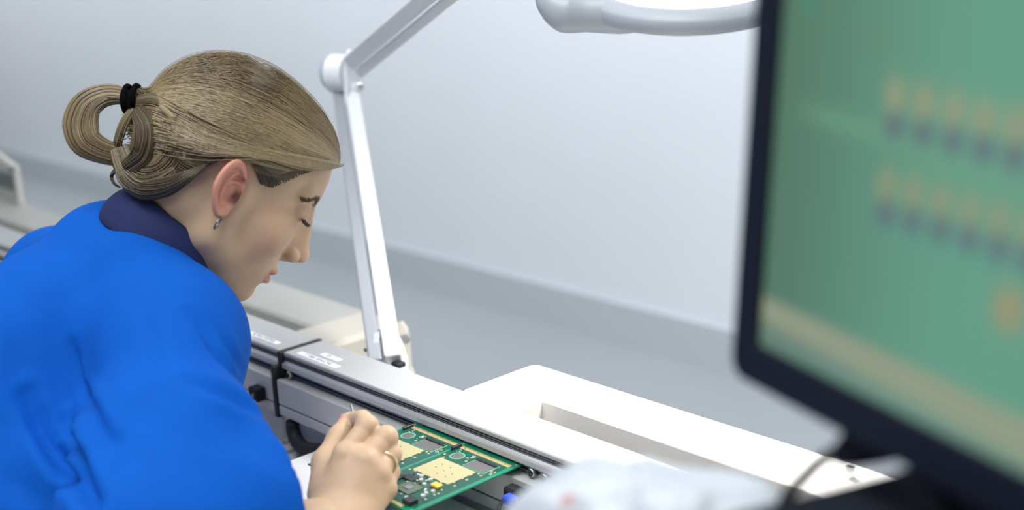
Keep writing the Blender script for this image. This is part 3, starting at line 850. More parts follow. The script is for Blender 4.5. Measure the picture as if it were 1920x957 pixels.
def neck_f(P):
    d = cap(P, NKA, NKB, .053, .057)
    return smin(d, cap(P, NKB, NKB + (PEL - NKB) * .12, .058, .066), .03)
def head_f(P):
    d = head_cm(to_h(P)) * HS
    return smin(d, neck_f(P), .022)

# ---- right hand
WR2 = at(632, 990, d=1.105)
FN = {'index': [(648, 854, 1.125), (688, 800, 1.143), (680, 787, 1.166), (659, 786, 1.184)],
      'middle': [(684, 866, 1.120), (724, 821, 1.138), (706, 818, 1.164), (680, 818, 1.180)],
      'ring': [(708, 890, 1.120), (733, 852, 1.138), (722, 852, 1.162), (698, 852, 1.176)],
      'little': [(722, 918, 1.124), (731, 886, 1.140), (722, 884, 1.160), (702, 884, 1.170)]}
FR = {'index': (.0102, .0094, .0080, .0068), 'middle': (.0102, .0095, .0080, .0068), 'ring': (.0096, .0086, .0076, .0066), 'little': (.0090, .0080, .0070, .0060)}
TH = [(612, 925, 1.128), (612, 868, 1.146), (636, 822, 1.166), (652, 792, 1.182)]
FP = {k: [at(a, b, d=c) for a, b, c in v] for k, v in FN.items()}
TP = [at(a, b, d=c) for a, b, c in TH]
def hand_f(P):
    d = None
    wl = at(612, 985, d=1.108); wr = at(660, 985, d=1.10)
    for k, s in zip(FP, (.15, .4, .65, .9)):
        m = cap(P, wl * (1 - s) + wr * s, FP[k][0], .016, FR[k][0] + .0015)
        d = m if d is None else smin(d, m, .010)
    mid = (wl + wr) / 2
    d = smin(d, cap(P, mid, (FP['middle'][0] + FP['ring'][0]) / 2 + (TP[1] - FP['middle'][0]) * .15, .019, .014), .012)
    d = smin(d, chain(P, TP, (.017, .0125, .0105, .0082), .006), .013)
    for k in FP:
        c_ = chain(P, FP[k], FR[k], .0035)
        for kn_ in (1,):
            c_ = smin(c_, sph(P, FP[k][kn_], FR[k][kn_] + .0009), .003)
        d = smin(d, c_, .0032)
        d = smin(d, sph(P, FP[k][0] + unit(CP - FP[k][0]) * .001, FR[k][0]), .004)
    wrist = smin(cap(P, wl, ELR, .019, .036), cap(P, wr, ELR, .0185, .036), .012)
    # nails on thumb tip
    return smin(d, wrist, .014)

skin_m = mat('skin', (.6, .4, .3), .48, attr=True, var=(35, .06), bump=(260, .05, .0004), sss=.12, spec=.4)
def skin_cols(V, F_):
    q = to_h(V); c = np.tile(np.array([.55, .38, .245]), (len(V), 1))
    def mixc(m, col): 
        nonlocal c
        c = c * (1 - m[:, None]) + np.array(col) * m[:, None]
    g = lambda ctr, r, s=1.: np.exp(-(((q - np.array(ctr)) / np.array(r)) ** 2).sum(1)) * s
    for s in (-1, 1):
        mixc(g((5.8, s * 5, -2), (2.5, 2.5, 2.5), .25), (.62, .33, .24))
        e_ = np.exp(-(((q - np.array([-1.0, s * 8.2, .5])) / np.array([2.3, 1.5, 3.6])) ** 4).sum(1)) * .75
        mixc(e_, (.66, .235, .175))
        mixc(np.exp(-(((q - np.array([.35, s * 7.8, -.2])) / np.array([.50, .65, .8])) ** 4).sum(1)) * .95, (.06, .018, .012))  # shade of the ear canal painted into the skin colour
        mixc(np.exp(-(((q - np.array([.5, s * 7.9, 1.5])) / np.array([.75, 1.0, .28])) ** 4).sum(1)) * .7, (.25, .07, .05))  # shade in the upper ear fold, also painted in
        mixc(g((7.9, s * 3.3, 1.3), (1.4, 1.7, .9), .35), (.40, .24, .17))
    mixc(g((11.4, 0, -2.4), (1, 1.4, 1), .35), (.64, .30, .24))
    lipm = np.clip(1.25 - np.sqrt((q[:, 1] / 2.35) ** 2 + ((q[:, 2] + 5.9) / 1.05) ** 2), 0, .25) * 4 * (q[:, 0] > 7)
    mixc(lipm * .8, (.50, .19, .16))
    return c

person = thing('person', (-1.27, .05, 0), 'woman with looped dark blond hair and a royal blue coat, bending over the circuit board', 'person')
# fine head and neck, fine hand, coarser torso and legs: joined into one mesh
Vh, Fh = sdf_mesh(head_f, HT - .20, HT + .20, .0013)
hc_ = np.mean([FP['middle'][0], WRR], axis=0)
Vd, Fd = sdf_mesh(hand_f, hc_ - .13, hc_ + .13, .0011)
LH = [WRL, WRL + np.array([.03, .045, .005]), WRL + np.array([.055, .085, -.002])]
def torso_f(P):
    d = cap(P, NKB + (PEL - NKB) * .2 + np.array([0, 0, -.03]), PEL, .075, .12)
    d = smin(d, cap(P, SHR, SHL, .04), .05)
    d = smin(d, chain(P, [SHR, ELR, WRR + (ELR - WRR) * .12], (.045, .038, .026), .02), .03)
    d = smin(d, chain(P, [SHL, ELL_, WRL], (.045, .038, .026), .02), .03)
    for s in (-1, 1):
        hp = PEL + np.array([s * .09, -.01, -.04])
        d = smin(d, chain(P, [hp, (hp[0], .24, .45), (hp[0], .05, .07)], (.085, .055, .035), .02), .03)
    d = smin(d, cap(P, LH[0], LH[1], .024, .02), .015)
    for k, o in enumerate((-.03, -.012, .006, .022)):
        b = LH[1] + np.array([o, -o * .2, 0]); t_ = b + np.array([.012, .04 - abs(o + .003) * .4, -.004])
        d = smin(d, chain(P, [b, (b + t_) / 2 + [0, 0, .004], t_], (.0095, .0085, .007), .004), .005)
    d = smin(d, chain(P, [LH[0] + [.01, 0, 0], LH[0] + [.045, .02, 0], LH[0] + [.06, .045, -.004]], (.014, .011, .009), .004), .008)
    return d
Vt, Ft = sdf_mesh(torso_f, (-1.80, -.25, .02), (-.70, .90, 1.16), .0065)
Vb = np.concatenate([Vh, Vd, Vt]); Fb = np.concatenate([Fh, Fd + len(Vh), Ft + len(Vh) + len(Vd)])
body = raw_mesh('body', Vb, Fb, skin_m, person, skin_cols(Vb, Fb))

# ---- eyes, brows, lashes, nails
eye_w = mat('eye_white', (.75, .72, .70), .15); iris_m = mat('iris', (.05, .09, .10), .1)
for s in (-1, 1):
    c = from_h((7.35, s * 3.15, 1.65)); f_ = unit(RH @ np.array([.75, s * .05, -.66]))
    e_ = MB(); nseg = 20
    prof = [(.0124 * math.sin(a), .0124 * math.cos(a)) for a in np.linspace(.02, math.pi - .02, 16)]
    e_.lathe(prof, c, f_, 24); eo = e_.build('eyeball', eye_w, person)
    MB().lathe([(.0002, .0120), (.0058, .0112), (.0056, .0108), (.0002, .0110)], c, f_, 24).build('iris', iris_m, eo)
hsurf = lambda P: head_cm(P, False)
def strands(P, r0, r1=None, n=3):
    """P: (N, S, 3) paths -> triangular tubes"""
    N, S_, _ = P.shape; r1 = r0 if r1 is None else r1
    T = np.gradient(P, axis=1); T /= np.linalg.norm(T, axis=2, keepdims=True) + 1e-12
    ref = np.broadcast_to(unit(np.array([.31, .2, .93])), T.shape); u = np.cross(T, ref); u /= np.linalg.norm(u, axis=2, keepdims=True) + 1e-9
    v = np.cross(T, u); R_ = np.linspace(1, 0, S_)[None, :, None] * np.asarray(r0).reshape(-1, 1, 1) + np.linspace(0, 1, S_)[None, :, None] * np.asarray(r1).reshape(-1, 1, 1)
    V = np.stack([P + R_ * (math.cos(2 * math.pi * k / n) * u + math.sin(2 * math.pi * k / n) * v) for k in range(n)], 2)
    base = np.arange(N)[:, None, None] * S_ * n; i = np.arange(S_ - 1)[None, :, None] * n; k = np.arange(n)[None, None]; k2 = (k + 1) % n
    F = np.stack([base + i + k, base + i + k2, base + i + n + k2, base + i + n + k], -1).reshape(-1, 4)
    return V.reshape(-1, 3), F
def hairpath(cm_pts, n):                                  # resample a polyline in head cm
    P = spline(cm_pts, 6); t_ = np.linspace(0, len(P) - 1, n); i = np.floor(t_).astype(int).clip(0, len(P) - 2)
    return P[i] + (t_ - i)[:, None] * (P[i + 1] - P[i])
brow_m = mat('brow_hair', (.10, .065, .035), .6)
for s in (-1, 1):
    L_ = hairpath([(9.9, s * 1.2, 2.75), (9.2, s * 2.6, 3.2), (8.1, s * 4.0, 3.35), (6.9, s * 5.1, 2.6)], 40)
    L_ = L_[rng.integers(0, 40, 320)] + rng.normal(0, .13, (320, 3)) * np.array([1, 1, 1.3])
    L_ = project(hsurf, L_, .0, 5, .02)
    d_ = np.array([-.55, s * .6, .18]); P = np.stack([L_ + d_ * t_ for t_ in (0, .35, .7)], 1)
    P[:, 1:] = project(hsurf, P[:, 1:].reshape(-1, 3), .06, 4, .02).reshape(-1, 2, 3)
    V, F = strands(from_h(P.reshape(-1, 3)).reshape(P.shape), .00028, .0001)
    raw_mesh('eyebrow', V, F, brow_m, person)
    m_ = []
    for t_ in np.linspace(-1.15, 1.15, 60):
        b = np.array([7.35 + 1.33 * math.cos(t_ * .95) * .92, s * 3.15 + 1.38 * math.sin(t_), .98])
        o = unit(np.array([.8, s * (.25 + .5 * t_ * s * s), -.5 + .1 * rng.normal()]))
        m_.append([b, b + o * .45 + [0, 0, -.05], b + o * .85 + [0, 0, .12]])
    P = np.array(m_); V, F = strands(from_h(P.reshape(-1, 3)).reshape(P.shape), .0006, .0002)
    raw_mesh('eyelash', V, F, mat('lash', (.02, .015, .012), .6), person)
tipc = TP[3] + unit(TP[3] - TP[2]) * .004
nl = MB(); nl.lathe([(.0002, .0008), (.0035, .0006), (.0045, 0), (.0035, -.0006), (.0002, -.0006)], TP[3] + unit(RC @ np.array([-.7, .5, .3])) * .0078, unit(RC @ np.array([-.7, .45, .35])), 20)
nl.build('thumbnail', mat('nail_pink', (.75, .30, .38), .3), person)

# ---- ring and earring
def torus(mb, c, n_, R_, r_, seg=32):
    return mb.lathe([(R_ + r_ * math.cos(a), r_ * math.sin(a)) for a in np.linspace(0, 2 * math.pi, 9)[:-1]], c, n_, seg)
gold_m = mat('pale_gold', (.85, .70, .50), .2, 1)
a, b = FP['ring'][0], FP['ring'][1]
torus(MB(), a + (b - a) * .70, b - a, .0100, .0011).build('finger_ring', gold_m, person)
lc = from_h((.0, -8.25, -3.15))
torus(MB(), lc, RH @ np.array([.9, -.4, .0]), .0060, .0010).build('earring', mat('dark_silver', (.30, .26, .25), .3, 1), person)

# ---- coat
def coat_f(P):
    base = NKB + (PEL - NKB) * .17
    d = cap(P, base, PEL + np.array([0, 0, -.01]), .093, .160)
    d = smin(d, chain(P, [SHR + (SHL - SHR) * .06, (SHR + SHL) / 2 + (NKB - (SHR + SHL) / 2) * .45, SHL + (SHR - SHL) * .06], (.057, .064, .057), .03), .045)
    d = smin(d, cap(P, PEL, (-1.24, .03, .60), .160, .17), .05)
    d = smin(d, cap(P, at(240, 462, d=1.30), at(150, 500, d=1.38), .046, .045), .03)
    d = smin(d, cap(P, at(60, 900, d=1.25), at(120, 980, d=1.17), .11, .09), .07)
    d = smin(d, chain(P, [at(186, 472, d=1.285), at(252, 522, d=1.238), at(328, 594, d=1.205)], (.046, .047, .044), .02), .02)
    slv = chain(P, [SHR, SHR + (ELR - SHR) * .5, ELR], (.058, .062, .070), .03)
    d = smin(d, slv, .055)
    d = smin(d, chain(P, [SHL, ELL_, WRL + (ELL_ - WRL) * .15], (.057, .055, .042), .03), .04)
    fo = smin(cap(P, ELR, CUF, .070, .053), cap(P, at(385, 850, d=1.08), at(452, 925, d=1.06), .056, .050), .05)
    fo = smax(fo, (P - CUF) @ CUFN, .006)
    d = smin(d, fo, .03)
    # neck opening
    return smax(d, -cap(P, NKB + unit(NKA - NKB) * .040, NKA, .047, .060), .006)
CUF = at(522, 985, d=1.06); CUFN = unit(WRR - ELR)
Vc, Fc = sdf_mesh(coat_f, (-1.80, -.28, .38), (-.66, .86, 1.22), .006)
from mathutils.bvhtree import BVHTree
bvh = BVHTree.FromPolygons(Vc.tolist(), Fc.tolist())
def cast(x, y):
    d_ = at(x, y, d=1) - CP; r = bvh.ray_cast(Vector(CP), Vector(unit(d_)))
    return np.array(r[0]) if r[0] is not None else None
folds = [([(52, 740), (75, 800), (110, 860), (150, 915), (180, 955)], .0065, .010), ([(128, 790), (146, 840), (162, 895), (176, 950)], .0060, .010),
         ([(92, 800), (120, 850), (160, 920)], .012, .007),
         ([(138, 650), (152, 700), (170, 760), (195, 815), (218, 835)], .0060, .006), ([(280, 605), (292, 660), (305, 700)], .0055, .003),
         ([(365, 715), (400, 730), (440, 750), (476, 775)], .0075, .008), ([(360, 590), (385, 625), (402, 660), (430, 700), (465, 735)], .0060, .006),
         ([(395, 600), (425, 650), (455, 700)], .006, .004), ([(20, 640), (40, 720), (55, 790)], .010, .003), ([(215, 840), (200, 900), (190, 950)], .010, .004),
         ([(430, 800), (480, 840), (530, 870)], .010, .003), ([(0, 880), (40, 920), (70, 957)], .012, .004)]
gN = grad(coat_f, Vc, .002); gN /= np.linalg.norm(gN, axis=1)[:, None]
disp = np.zeros(len(Vc))
for pts, sg, dp in folds:
    W3 = [cast(*p_[:2]) for p_ in spline([(a_, b_, 0) for a_, b_ in pts], 6)]; W3 = [p_ for p_ in W3 if p_ is not None]
    if len(W3) < 2: continue
    L_ = np.array(W3); L_[1:-1] = (L_[:-2] + L_[1:-1] + L_[2:]) / 3; dm = np.full(len(Vc), 9.); tt_ = np.zeros(len(Vc))
    for i in range(len(L_) - 1):
        a, b = L_[i], L_[i + 1]; d_ = b - a; t_ = np.clip(((Vc - a) @ d_) / (d_ @ d_ + 1e-12), 0, 1)
        q = np.linalg.norm(Vc - a - t_[:, None] * d_, axis=1); m = q < dm; dm[m] = q[m]; tt_[m] = ((i + t_) / (len(L_) - 1))[m]
    env = np.sin(np.clip(tt_, .04, .96) * math.pi) ** .5
    disp += (-dp * np.exp(-(dm / sg) ** 2) + dp * .45 * np.exp(-((dm - sg * 2) / sg) ** 2)) * env
def vnoise(P, sc, seed):
    r = np.random.default_rng(seed); o = np.zeros(len(P))
    for _ in range(14):
        k = r.normal(0, 1, 3) * sc; o += np.sin(P @ k + r.uniform(0, 6.28))
    return o / 14 ** .5
disp += vnoise(Vc, 16, 3) * .0014 + vnoise(Vc, 45, 5) * .0003
Vc = Vc + gN * disp[:, None]
coat_m = mat('royal_blue_cloth', (.001, .098, .50), .85, bump=(900, .25, .0004), var=(25, .08), spec=.15)
raw_mesh('coat', Vc, Fc, coat_m, person)

# ---- navy collar
navy = mat('navy_cloth', (.006, .014, .085), .8, bump=(700, .2, .0004))
c0 = at(300, 452, d=1.265)
e1 = unit(RC @ np.array([191, -136, -30.])); e2 = RC @ np.array([.10, -.22, -1.0]); e2 = unit(e2 - e1 * (e2 @ e1)); e3 = np.cross(e1, e2)
if (RC.T @ e3)[1] < 0: e3 = -e3
N_ = 72; rows = []
for (hf, ro, side_) in ((-.35, .0600, 0), (.0, .0625, 0), (.5, .0630, 0), (1.0, .0590, 0), (1.0, .0560, 1), (.4, .0585, 1), (-.35, .0570, 1)):
    row = []
    for k in range(N_):
        ph = 2 * math.pi * k / N_; cx, cy = math.cos(ph), -math.sin(ph)     # ph=90 deg is the near side
        h_ = .006 + .027 * abs(math.sin(ph)) ** .7 + (.010 if cx < 0 else 0) * (-cx)
        row.append(c0 + e1 * cx * ro * 1.03 + e2 * cy * ro * .92 + e3 * (h_ * hf) + e3 * (-.006))
    rows.append(row)
V = np.array(rows).reshape(-1, 3); R_ = len(rows)
F = np.array([[i * N_ + k, i * N_ + (k + 1) % N_, ((i + 1) % R_) * N_ + (k + 1) % N_, ((i + 1) % R_) * N_ + k] for i in range(R_) for k in range(N_)])
col_o = raw_mesh('collar', V, F, navy, person); s_ = col_o.modifiers.new('s', 'SUBSURF'); s_.levels = 1; s_.render_levels = 1
# trousers and shoes
def trou_f(P):
    d = None
    for s in (-1, 1):
        hp = PEL + np.array([s * .09, -.01, -.04]); c_ = chain(P, [hp, (hp[0], .24, .45), (hp[0], .05, .10)], (.105, .075, .065), .02)
        d = c_ if d is None else smin(d, c_, .03)
    return smax(d, .09 - P[:, 2], .01)
Vp, Fp = sdf_mesh(trou_f, (-1.5, -.2, .05), (-1.0, .40, .95), .008)
raw_mesh('trousers', Vp, Fp, mat('dark_trousers', (.02, .025, .04), .85), person)
for s in (-1, 1):
    sf = lambda P: smax(smin(cap(P, (PEL[0] + s * .09, 0, .045), (PEL[0] + s * .09, .19, .035), .045, .036), cap(P, (PEL[0] + s * .09, 0.03, .05), (PEL[0] + s * .09, .035, .11), .045), .03), -P[:, 2] + .001, .004)
    Vs, Fs_ = sdf_mesh(sf, (PEL[0] + s * .09 - .08, -.08, -.01), (PEL[0] + s * .09 + .08, .28, .18), .006)
    raw_mesh('shoe', Vs, Fs_, mat('shoe_black', (.02, .02, .022), .5), person)

# ---- hair
def zline(x):                                             # lower hair edge over the side of the head
    return np.interp(x, [-9, -7, -5, -3.2, -2.2, -1, .6, 2.2, 3.2, 4.5, 6.5, 8.2, 9.6], [-4.6, -4.0, -2.2, 1.0, 2.9, 3.6, 3.4, 3.0, 3.8, 5.2, 6.8, 7.8, 8.2])
def cap_cm(q):
    d = ell(q, (-1.1, 0, 4.5), (9.35, 7.75, 7.95))
    d = smin(d, ell(q, (3.2, 0, 5.1), (6.7, 6.5, 6.2)), 1.5)
    return smin(d, ell(q, (-4.6, 0, 1.3), (5.2, 6.3, 6.0)), 1.5)
def hair_cm(q):
    d = cap_cm(q) + .14
    return smax(d, (zline(q[..., 0]) - q[..., 2]) * .75, .5)
Vg, Fg = sdf_mesh(lambda P: hair_cm(to_h(P)) * HS, HT - .20, HT + .20, .0022)
hair_m = mat('hair_blond', (.2, .15, .08), .36, attr=True, spec=.45)
hair_b = mat('hair_under', (.085, .062, .033), .6)
# tie position on the middle plane of the head
dd = min(np.linspace(1.15, 1.42, 200), key=lambda d_: abs(to_h(at(248, 188, d=d_))[1] - 0.0))
TIE = at(248, 188, d=dd); tq = to_h(TIE)
lightc, midc, darkc = np.array([.44, .35, .205]), np.array([.225, .172, .092]), np.array([.065, .047, .025])
VV = [Vg]; FF = [Fg]; CC = [np.tile(darkc * 1.05, (len(Vg), 1)) * (1 + .25 * vnoise(Vg, 60, 2)[:, None])]; nv = len(Vg)
def add_strands(P, r0, r1, tone, clear=True):
    """P in world; tone 0 dark .. 1 light per strand"""
    global nv
    q = to_h(P.reshape(-1, 3)).reshape(P.shape)
    if clear:                                            # nothing hangs below the hairline on the face
        lim = np.interp(q[..., 0], [-1.2, .1, 3.8, 6.5, 8.8], [2.9, 3.05, 4.7, 6.3, 7.2])
        ok = ~((q[..., 2] < lim) & (q[..., 0] > -1.2)).any(1); P = P[ok]; tone = tone[ok]
    V, F = strands(P, r0, r1); tone = np.clip(tone, 0, 1)[:, None]
    c = np.where(tone < .5, darkc + (midc - darkc) * tone * 2, midc + (lightc - midc) * (tone - .5) * 2)
    VV.append(V); FF.append(F + nv); CC.append(np.repeat(c, P.shape[1] * 3, 0)); nv += len(V)
def swept(starts, off, S_=26, sag=0., bow=0.):
    """strands running over the cap from their root to the hair tie"""
    N = len(starts); t_ = np.linspace(0, 1, S_)[None, :, None]
    end = tq + rng.normal(0, 1, (N, 3)) * np.array([.22, .35, .5])
    P = starts[:, None] * (1 - t_) + end[:, None] * t_
    c0_ = np.array([-1.1, 0, 4.5])
    dirn = P - c0_; dirn /= np.linalg.norm(dirn, axis=2, keepdims=True)
    out = c0_ + dirn * 9.5; out[..., 2] += sag * np.sin(t_[..., 0] * math.pi)
    sh = out.shape; off_ = (np.asarray(off)[:, None] * np.sin(np.clip(t_[..., 0], .12, .88) * math.pi) ** .3).reshape(-1)
    O_ = out.reshape(-1, 3)
    for _ in range(6):
        g = grad(cap_cm, O_, .02); O_ = O_ - g * ((cap_cm(O_) - off_) / ((g * g).sum(1) + 1e-9)).clip(-3, 3)[:, None]
    O_ = O_.reshape(sh)
    w_ = np.clip((t_ - .80) / .20, 0, 1) ** 1.5
    P2 = O_ * (1 - w_) + (end[:, None] * .9 + tq * .1) * w_
    return P2
n1 = 6200
s = rng.uniform(-1, 1, n1)                               # across the forehead, temple to temple
hl = np.array([[3.4, -7.3, 4.4], [5.2, -6.6, 5.4], [7.2, -5.2, 6.7], [8.6, -3.0, 7.7], [9.1, 0, 8.1], [8.6, 3.0, 7.7], [7.2, 5.2, 6.7], [5.2, 6.6, 5.4], [3.4, 7.3, 4.4]])
k = (s + 1) / 2 * 8; i = np.floor(k).astype(int).clip(0, 7); st0 = hl[i] + (k - i)[:, None] * (hl[i + 1] - hl[i])
# locks: neighbouring strands share a tone and a small rise
lock = np.sin(s * 37) * .5 + np.sin(s * 83 + 1) * .3 + np.sin(s * 171 + 2) * .2
off = .06 + .09 * (np.sin(s * 19 + 1) * .6 + np.sin(s * 43) * .4) + .03 * lock + rng.uniform(0, .04, n1)
tone = .48 + .34 * (np.sin(s * 19 + 1) * .5 + np.sin(s * 43) * .4 + .3 * lock) + rng.normal(0, .05, n1)
P = swept(st0 + rng.normal(0, .12, (n1, 3)), off)
add_strands(from_h(P.reshape(-1, 3)).reshape(P.shape), .00038, .00034, tone)
# layer draped lower at the side, from the forehead corner above the ear
n2 = 1500
u_ = rng.uniform(0, 1, n2); sd2 = np.where(rng.uniform(0, 1, n2) < .75, -1, 1)
st1 = np.stack([8.8 - 2.6 * u_, sd2 * (2.6 + 3.2 * u_), 7.7 - 1.5 * u_], 1)
mid_ = np.stack([np.full(n2, 1.0), sd2 * 8.4, 4.5 + 1.1 * (1 - u_)], 1)
t_ = np.linspace(0, 1, 26)[None, :, None]; end = tq + np.array([1.5, 0, -1.0]) + rng.normal(0, 1, (n2, 3)) * np.array([.4, .5, .9])
P = st1[:, None] * (1 - t_) ** 2 + 2 * t_ * (1 - t_) * (mid_ * 2 - (st1 + end) / 2)[:, None] * 1.0 + end[:, None] * t_ ** 2
O_ = P.reshape(-1, 3); offs = np.repeat(.30 + rng.uniform(0, .25, n2), 26)
for _ in range(6):
    g = grad(cap_cm, O_, .02); O_ = O_ - g * ((cap_cm(O_) - offs) / ((g * g).sum(1) + 1e-9)).clip(-3, 3)[:, None]
w_ = np.clip((t_ - .85) / .15, 0, 1); P = O_.reshape(P.shape) * (1 - w_) + end[:, None] * w_
lk = np.sin(u_ * 21) * .6 + np.sin(u_ * 57 + 1) * .5
add_strands(from_h(P.reshape(-1, 3)).reshape(P.shape), .0006, .0005, .50 + .3 * lk + rng.normal(0, .06, n2))
# hair below: from the temple, behind the ear and the nape up to the tie
n3 = 1100
k = rng.uniform(0, 1, n3); sd3 = np.where(rng.uniform(0, 1, n3) < .6, -1, 1)
xs = np.interp(k, [0, .25, .5, .75, 1], [-2.6, -4.0, -5.5, -7.0, -8.2]); ys = np.interp(k, [0, .25, .5, .75, 1], [7.0, 6.4, 5.0, 3.2, .3])
st2 = np.stack([xs, sd3 * ys, zline(xs) + rng.uniform(0, 1.2, n3)], 1)
P = swept(st2, rng.uniform(-.05, .2, n3), 20)
add_strands(from_h(P.reshape(-1, 3)).reshape(P.shape), .0006, .0005, .28 + rng.normal(0, .15, n3))
# temple wisps in front of the ear; low tone paints the shaded underside
n4 = 1500
u_ = rng.uniform(0, 1, n4); st3 = np.stack([6.9 - 6.2 * u_, -(5.5 + 1.7 * u_), np.interp(u_, [0, .35, .62, .8, 1], [6.9, 4.9, 2.5, 2.3, 3.6]) + rng.uniform(-.3, 1.5, n4)], 1)
st3 = project(hsurf, st3, .04, 4, .02); en3 = st3 + np.array([-2.6, -.3, 1.9]) * rng.uniform(.7, 1.2, (n4, 1))
P = np.stack([st3 * (1 - a) + en3 * a for a in np.linspace(0, 1, 8)], 1); O_ = project(hsurf, P.reshape(-1, 3), .32, 4, .02)
P = O_.reshape(P.shape); add_strands(from_h(P.reshape(-1, 3)).reshape(P.shape), .0005, .0004, .10 + rng.normal(0, .10, n4), False)
# the loop: the tail folded back through the tie, plus the coil on the near side
def bundle(pix, rad, n_, tone0, squash=.6, S_=40, core=True, twist=1.2):
    C_ = spline([at(a, b, d=dd + c) for a, b, c in pix], 8); t_ = np.linspace(0, len(C_) - 1, S_); i = np.floor(t_).astype(int).clip(0, len(C_) - 2)
    C_ = C_[i] + (t_ - i)[:, None] * (C_[i + 1] - C_[i]); r_ = np.interp(np.linspace(0, 1, S_), np.linspace(0, 1, len(rad)), rad)
    T = np.gradient(C_, axis=0); T /= np.linalg.norm(T, axis=1)[:, None]; vd = unit(CP - TIE)
    u = np.cross(T, vd); u /= np.linalg.norm(u, axis=1)[:, None]; v = np.cross(u, T)
    ph = rng.uniform(0, 2 * math.pi, n_); rr = np.sqrt(rng.uniform(.25, 1, n_))
    tw = np.linspace(0, twist, S_)[None]
    a = np.cos(ph[:, None] + tw * 0) * rr[:, None] + .06 * np.sin(tw * 4 + ph[:, None] * 3); b = np.sin(ph[:, None]) * rr[:, None] + 0 * tw
    P = C_[None] + (a * r_)[..., None] * u[None] + (b * r_ * squash)[..., None] * v[None]
    lk = np.sin(np.cos(ph) * 7) * .4 + np.sin(np.cos(ph) * 17 + 1) * .3
    add_strands(P, .0007, .0006, tone0 + .28 * lk + rng.normal(0, .10, n_))
    if core:
        k = 14; ang = np.arange(k) * 2 * math.pi / k
        Vk = C_[:, None] + (np.cos(ang)[None] * r_[:, None] * .85)[..., None] * u[:, None] + (np.sin(ang)[None] * r_[:, None] * squash * .85)[..., None] * v[:, None]
        global nv
        F = np.array([[i * k + j_, i * k + (j_ + 1) % k, (i + 1) * k + (j_ + 1) % k, (i + 1) * k + j_] for i in range(S_ - 1) for j_ in range(k)])
        VV.append(Vk.reshape(-1, 3)); FF.append(F + nv); CC.append(np.tile(darkc * .8, (S_ * k, 1))); nv += S_ * k  # core tinted darker to paint the shade inside the bun
bundle([(252, 190, 0), (222, 178, 0), (190, 180, -.004), (162, 198, -.008), (151, 232, -.010), (160, 264, -.010), (188, 282, -.006), (222, 292, 0), (262, 300, .005)],
       (.005, .0085, .0105, .0135, .0160, .0155, .0125, .0110, .012), 620, .58, .62)
bundle([(250, 196, -.004), (286, 196, -.012), (318, 214, -.020), (334, 250, -.026), (330, 292, -.026), (304, 322, -.022), (268, 330, -.014), (240, 312, -.008), (226, 280, -.004)],
       (.006, .011, .014, .0155, .0155, .0150, .0150, .0135, .011), 620, .32, .6)  # lowered tone paints shade on the coil
bundle([(262, 205, -.010), (280, 232, -.018), (284, 266, -.020), (272, 300, -.018), (244, 320, -.01)], (.008, .015, .018, .017, .012), 420, .10, .6)  # inner coil: dark tone paints the shade between the lobes
bundle([(250, 205, -.008), (238, 222, -.010), (227, 246, -.010), (219, 275, -.004), (216, 300, .012)], (.003, .0038, .004, .004, .003), 80, .55, .6, 16)
bundle([(300, 200, -.03), (330, 225, -.036), (344, 262, -.038), (346, 300, -.034)], (.002, .0032, .003, .001), 60, .85, .5, 16, core=False)
bundle([(240, 312, -.004), (220, 318, -.004), (209, 330, -.002), (214, 345, .0), (226, 352, .002)], (.004, .002, .0015, .001, .0005), 26, .15, .6, 14, core=False)
bundle([(330, 318, -.03), (295, 340, -.028), (262, 346, -.02), (236, 330, -.012), (226, 300, -.006)], (.004, .008, .010, .009, .006), 260, .12, .6, 20)
bundle([(385, 310, -.035), (352, 330, -.042), (312, 350, -.036), (270, 356, -.024), (236, 344, -.012)], (.0008, .005, .009, .010, .006), 300, -.05, .6, 20)
# loose flyaway hairs above the crown
nf = 30
P = swept(hl[4] + rng.normal(0, 1, (nf, 3)) * np.array([2., 2.2, .6]) + np.array([-5, 0, 6]), rng.uniform(.15, .45, nf), 18)
add_strands(from_h(P.reshape(-1, 3)).reshape(P.shape),   .00012, .00006, np.full(nf, .8))
hair = raw_mesh('hair', np.concatenate(VV), np.concatenate(FF), hair_m, person, np.concatenate(CC).clip(0, 1))
# black elastic tie
tm = MB()
for k in range(5):
    torus(tm, TIE + unit(RC @ np.array([1, .1, 0])) * (k - 2) * .0026 + RC @ np.array([0, .002 * math.sin(k * 2), 0]), unit(RC @ np.array([1, .12 * math.sin(k * 1.7), .1])), .0115 + .001 * math.sin(k * 2.3), .0024, 28)
tm.build('hair_tie', mat('elastic_black', (.004, .004, .005), .95, spec=.05), person, autosmooth=0)

# tweezers between thumb and forefinger
tw = thing('tweezers', tuple(at(657, 770, d=1.19)), 'thin steel tweezers held between the thumb and forefinger', 'tweezers')
for o_ in (-1, 1):
    a_ = at(657 + o_, 758, d=1.190); b_ = at(668 + 3 * o_, 800, d=1.196); c_ = at(690 + 2 * o_, 842, d=1.200)
    MB().tube(np.array([a_, b_, c_]), [.0012, .0016, .0004], 8, squash=(.4, (0, 0, 1))).build('blade', steel, tw)

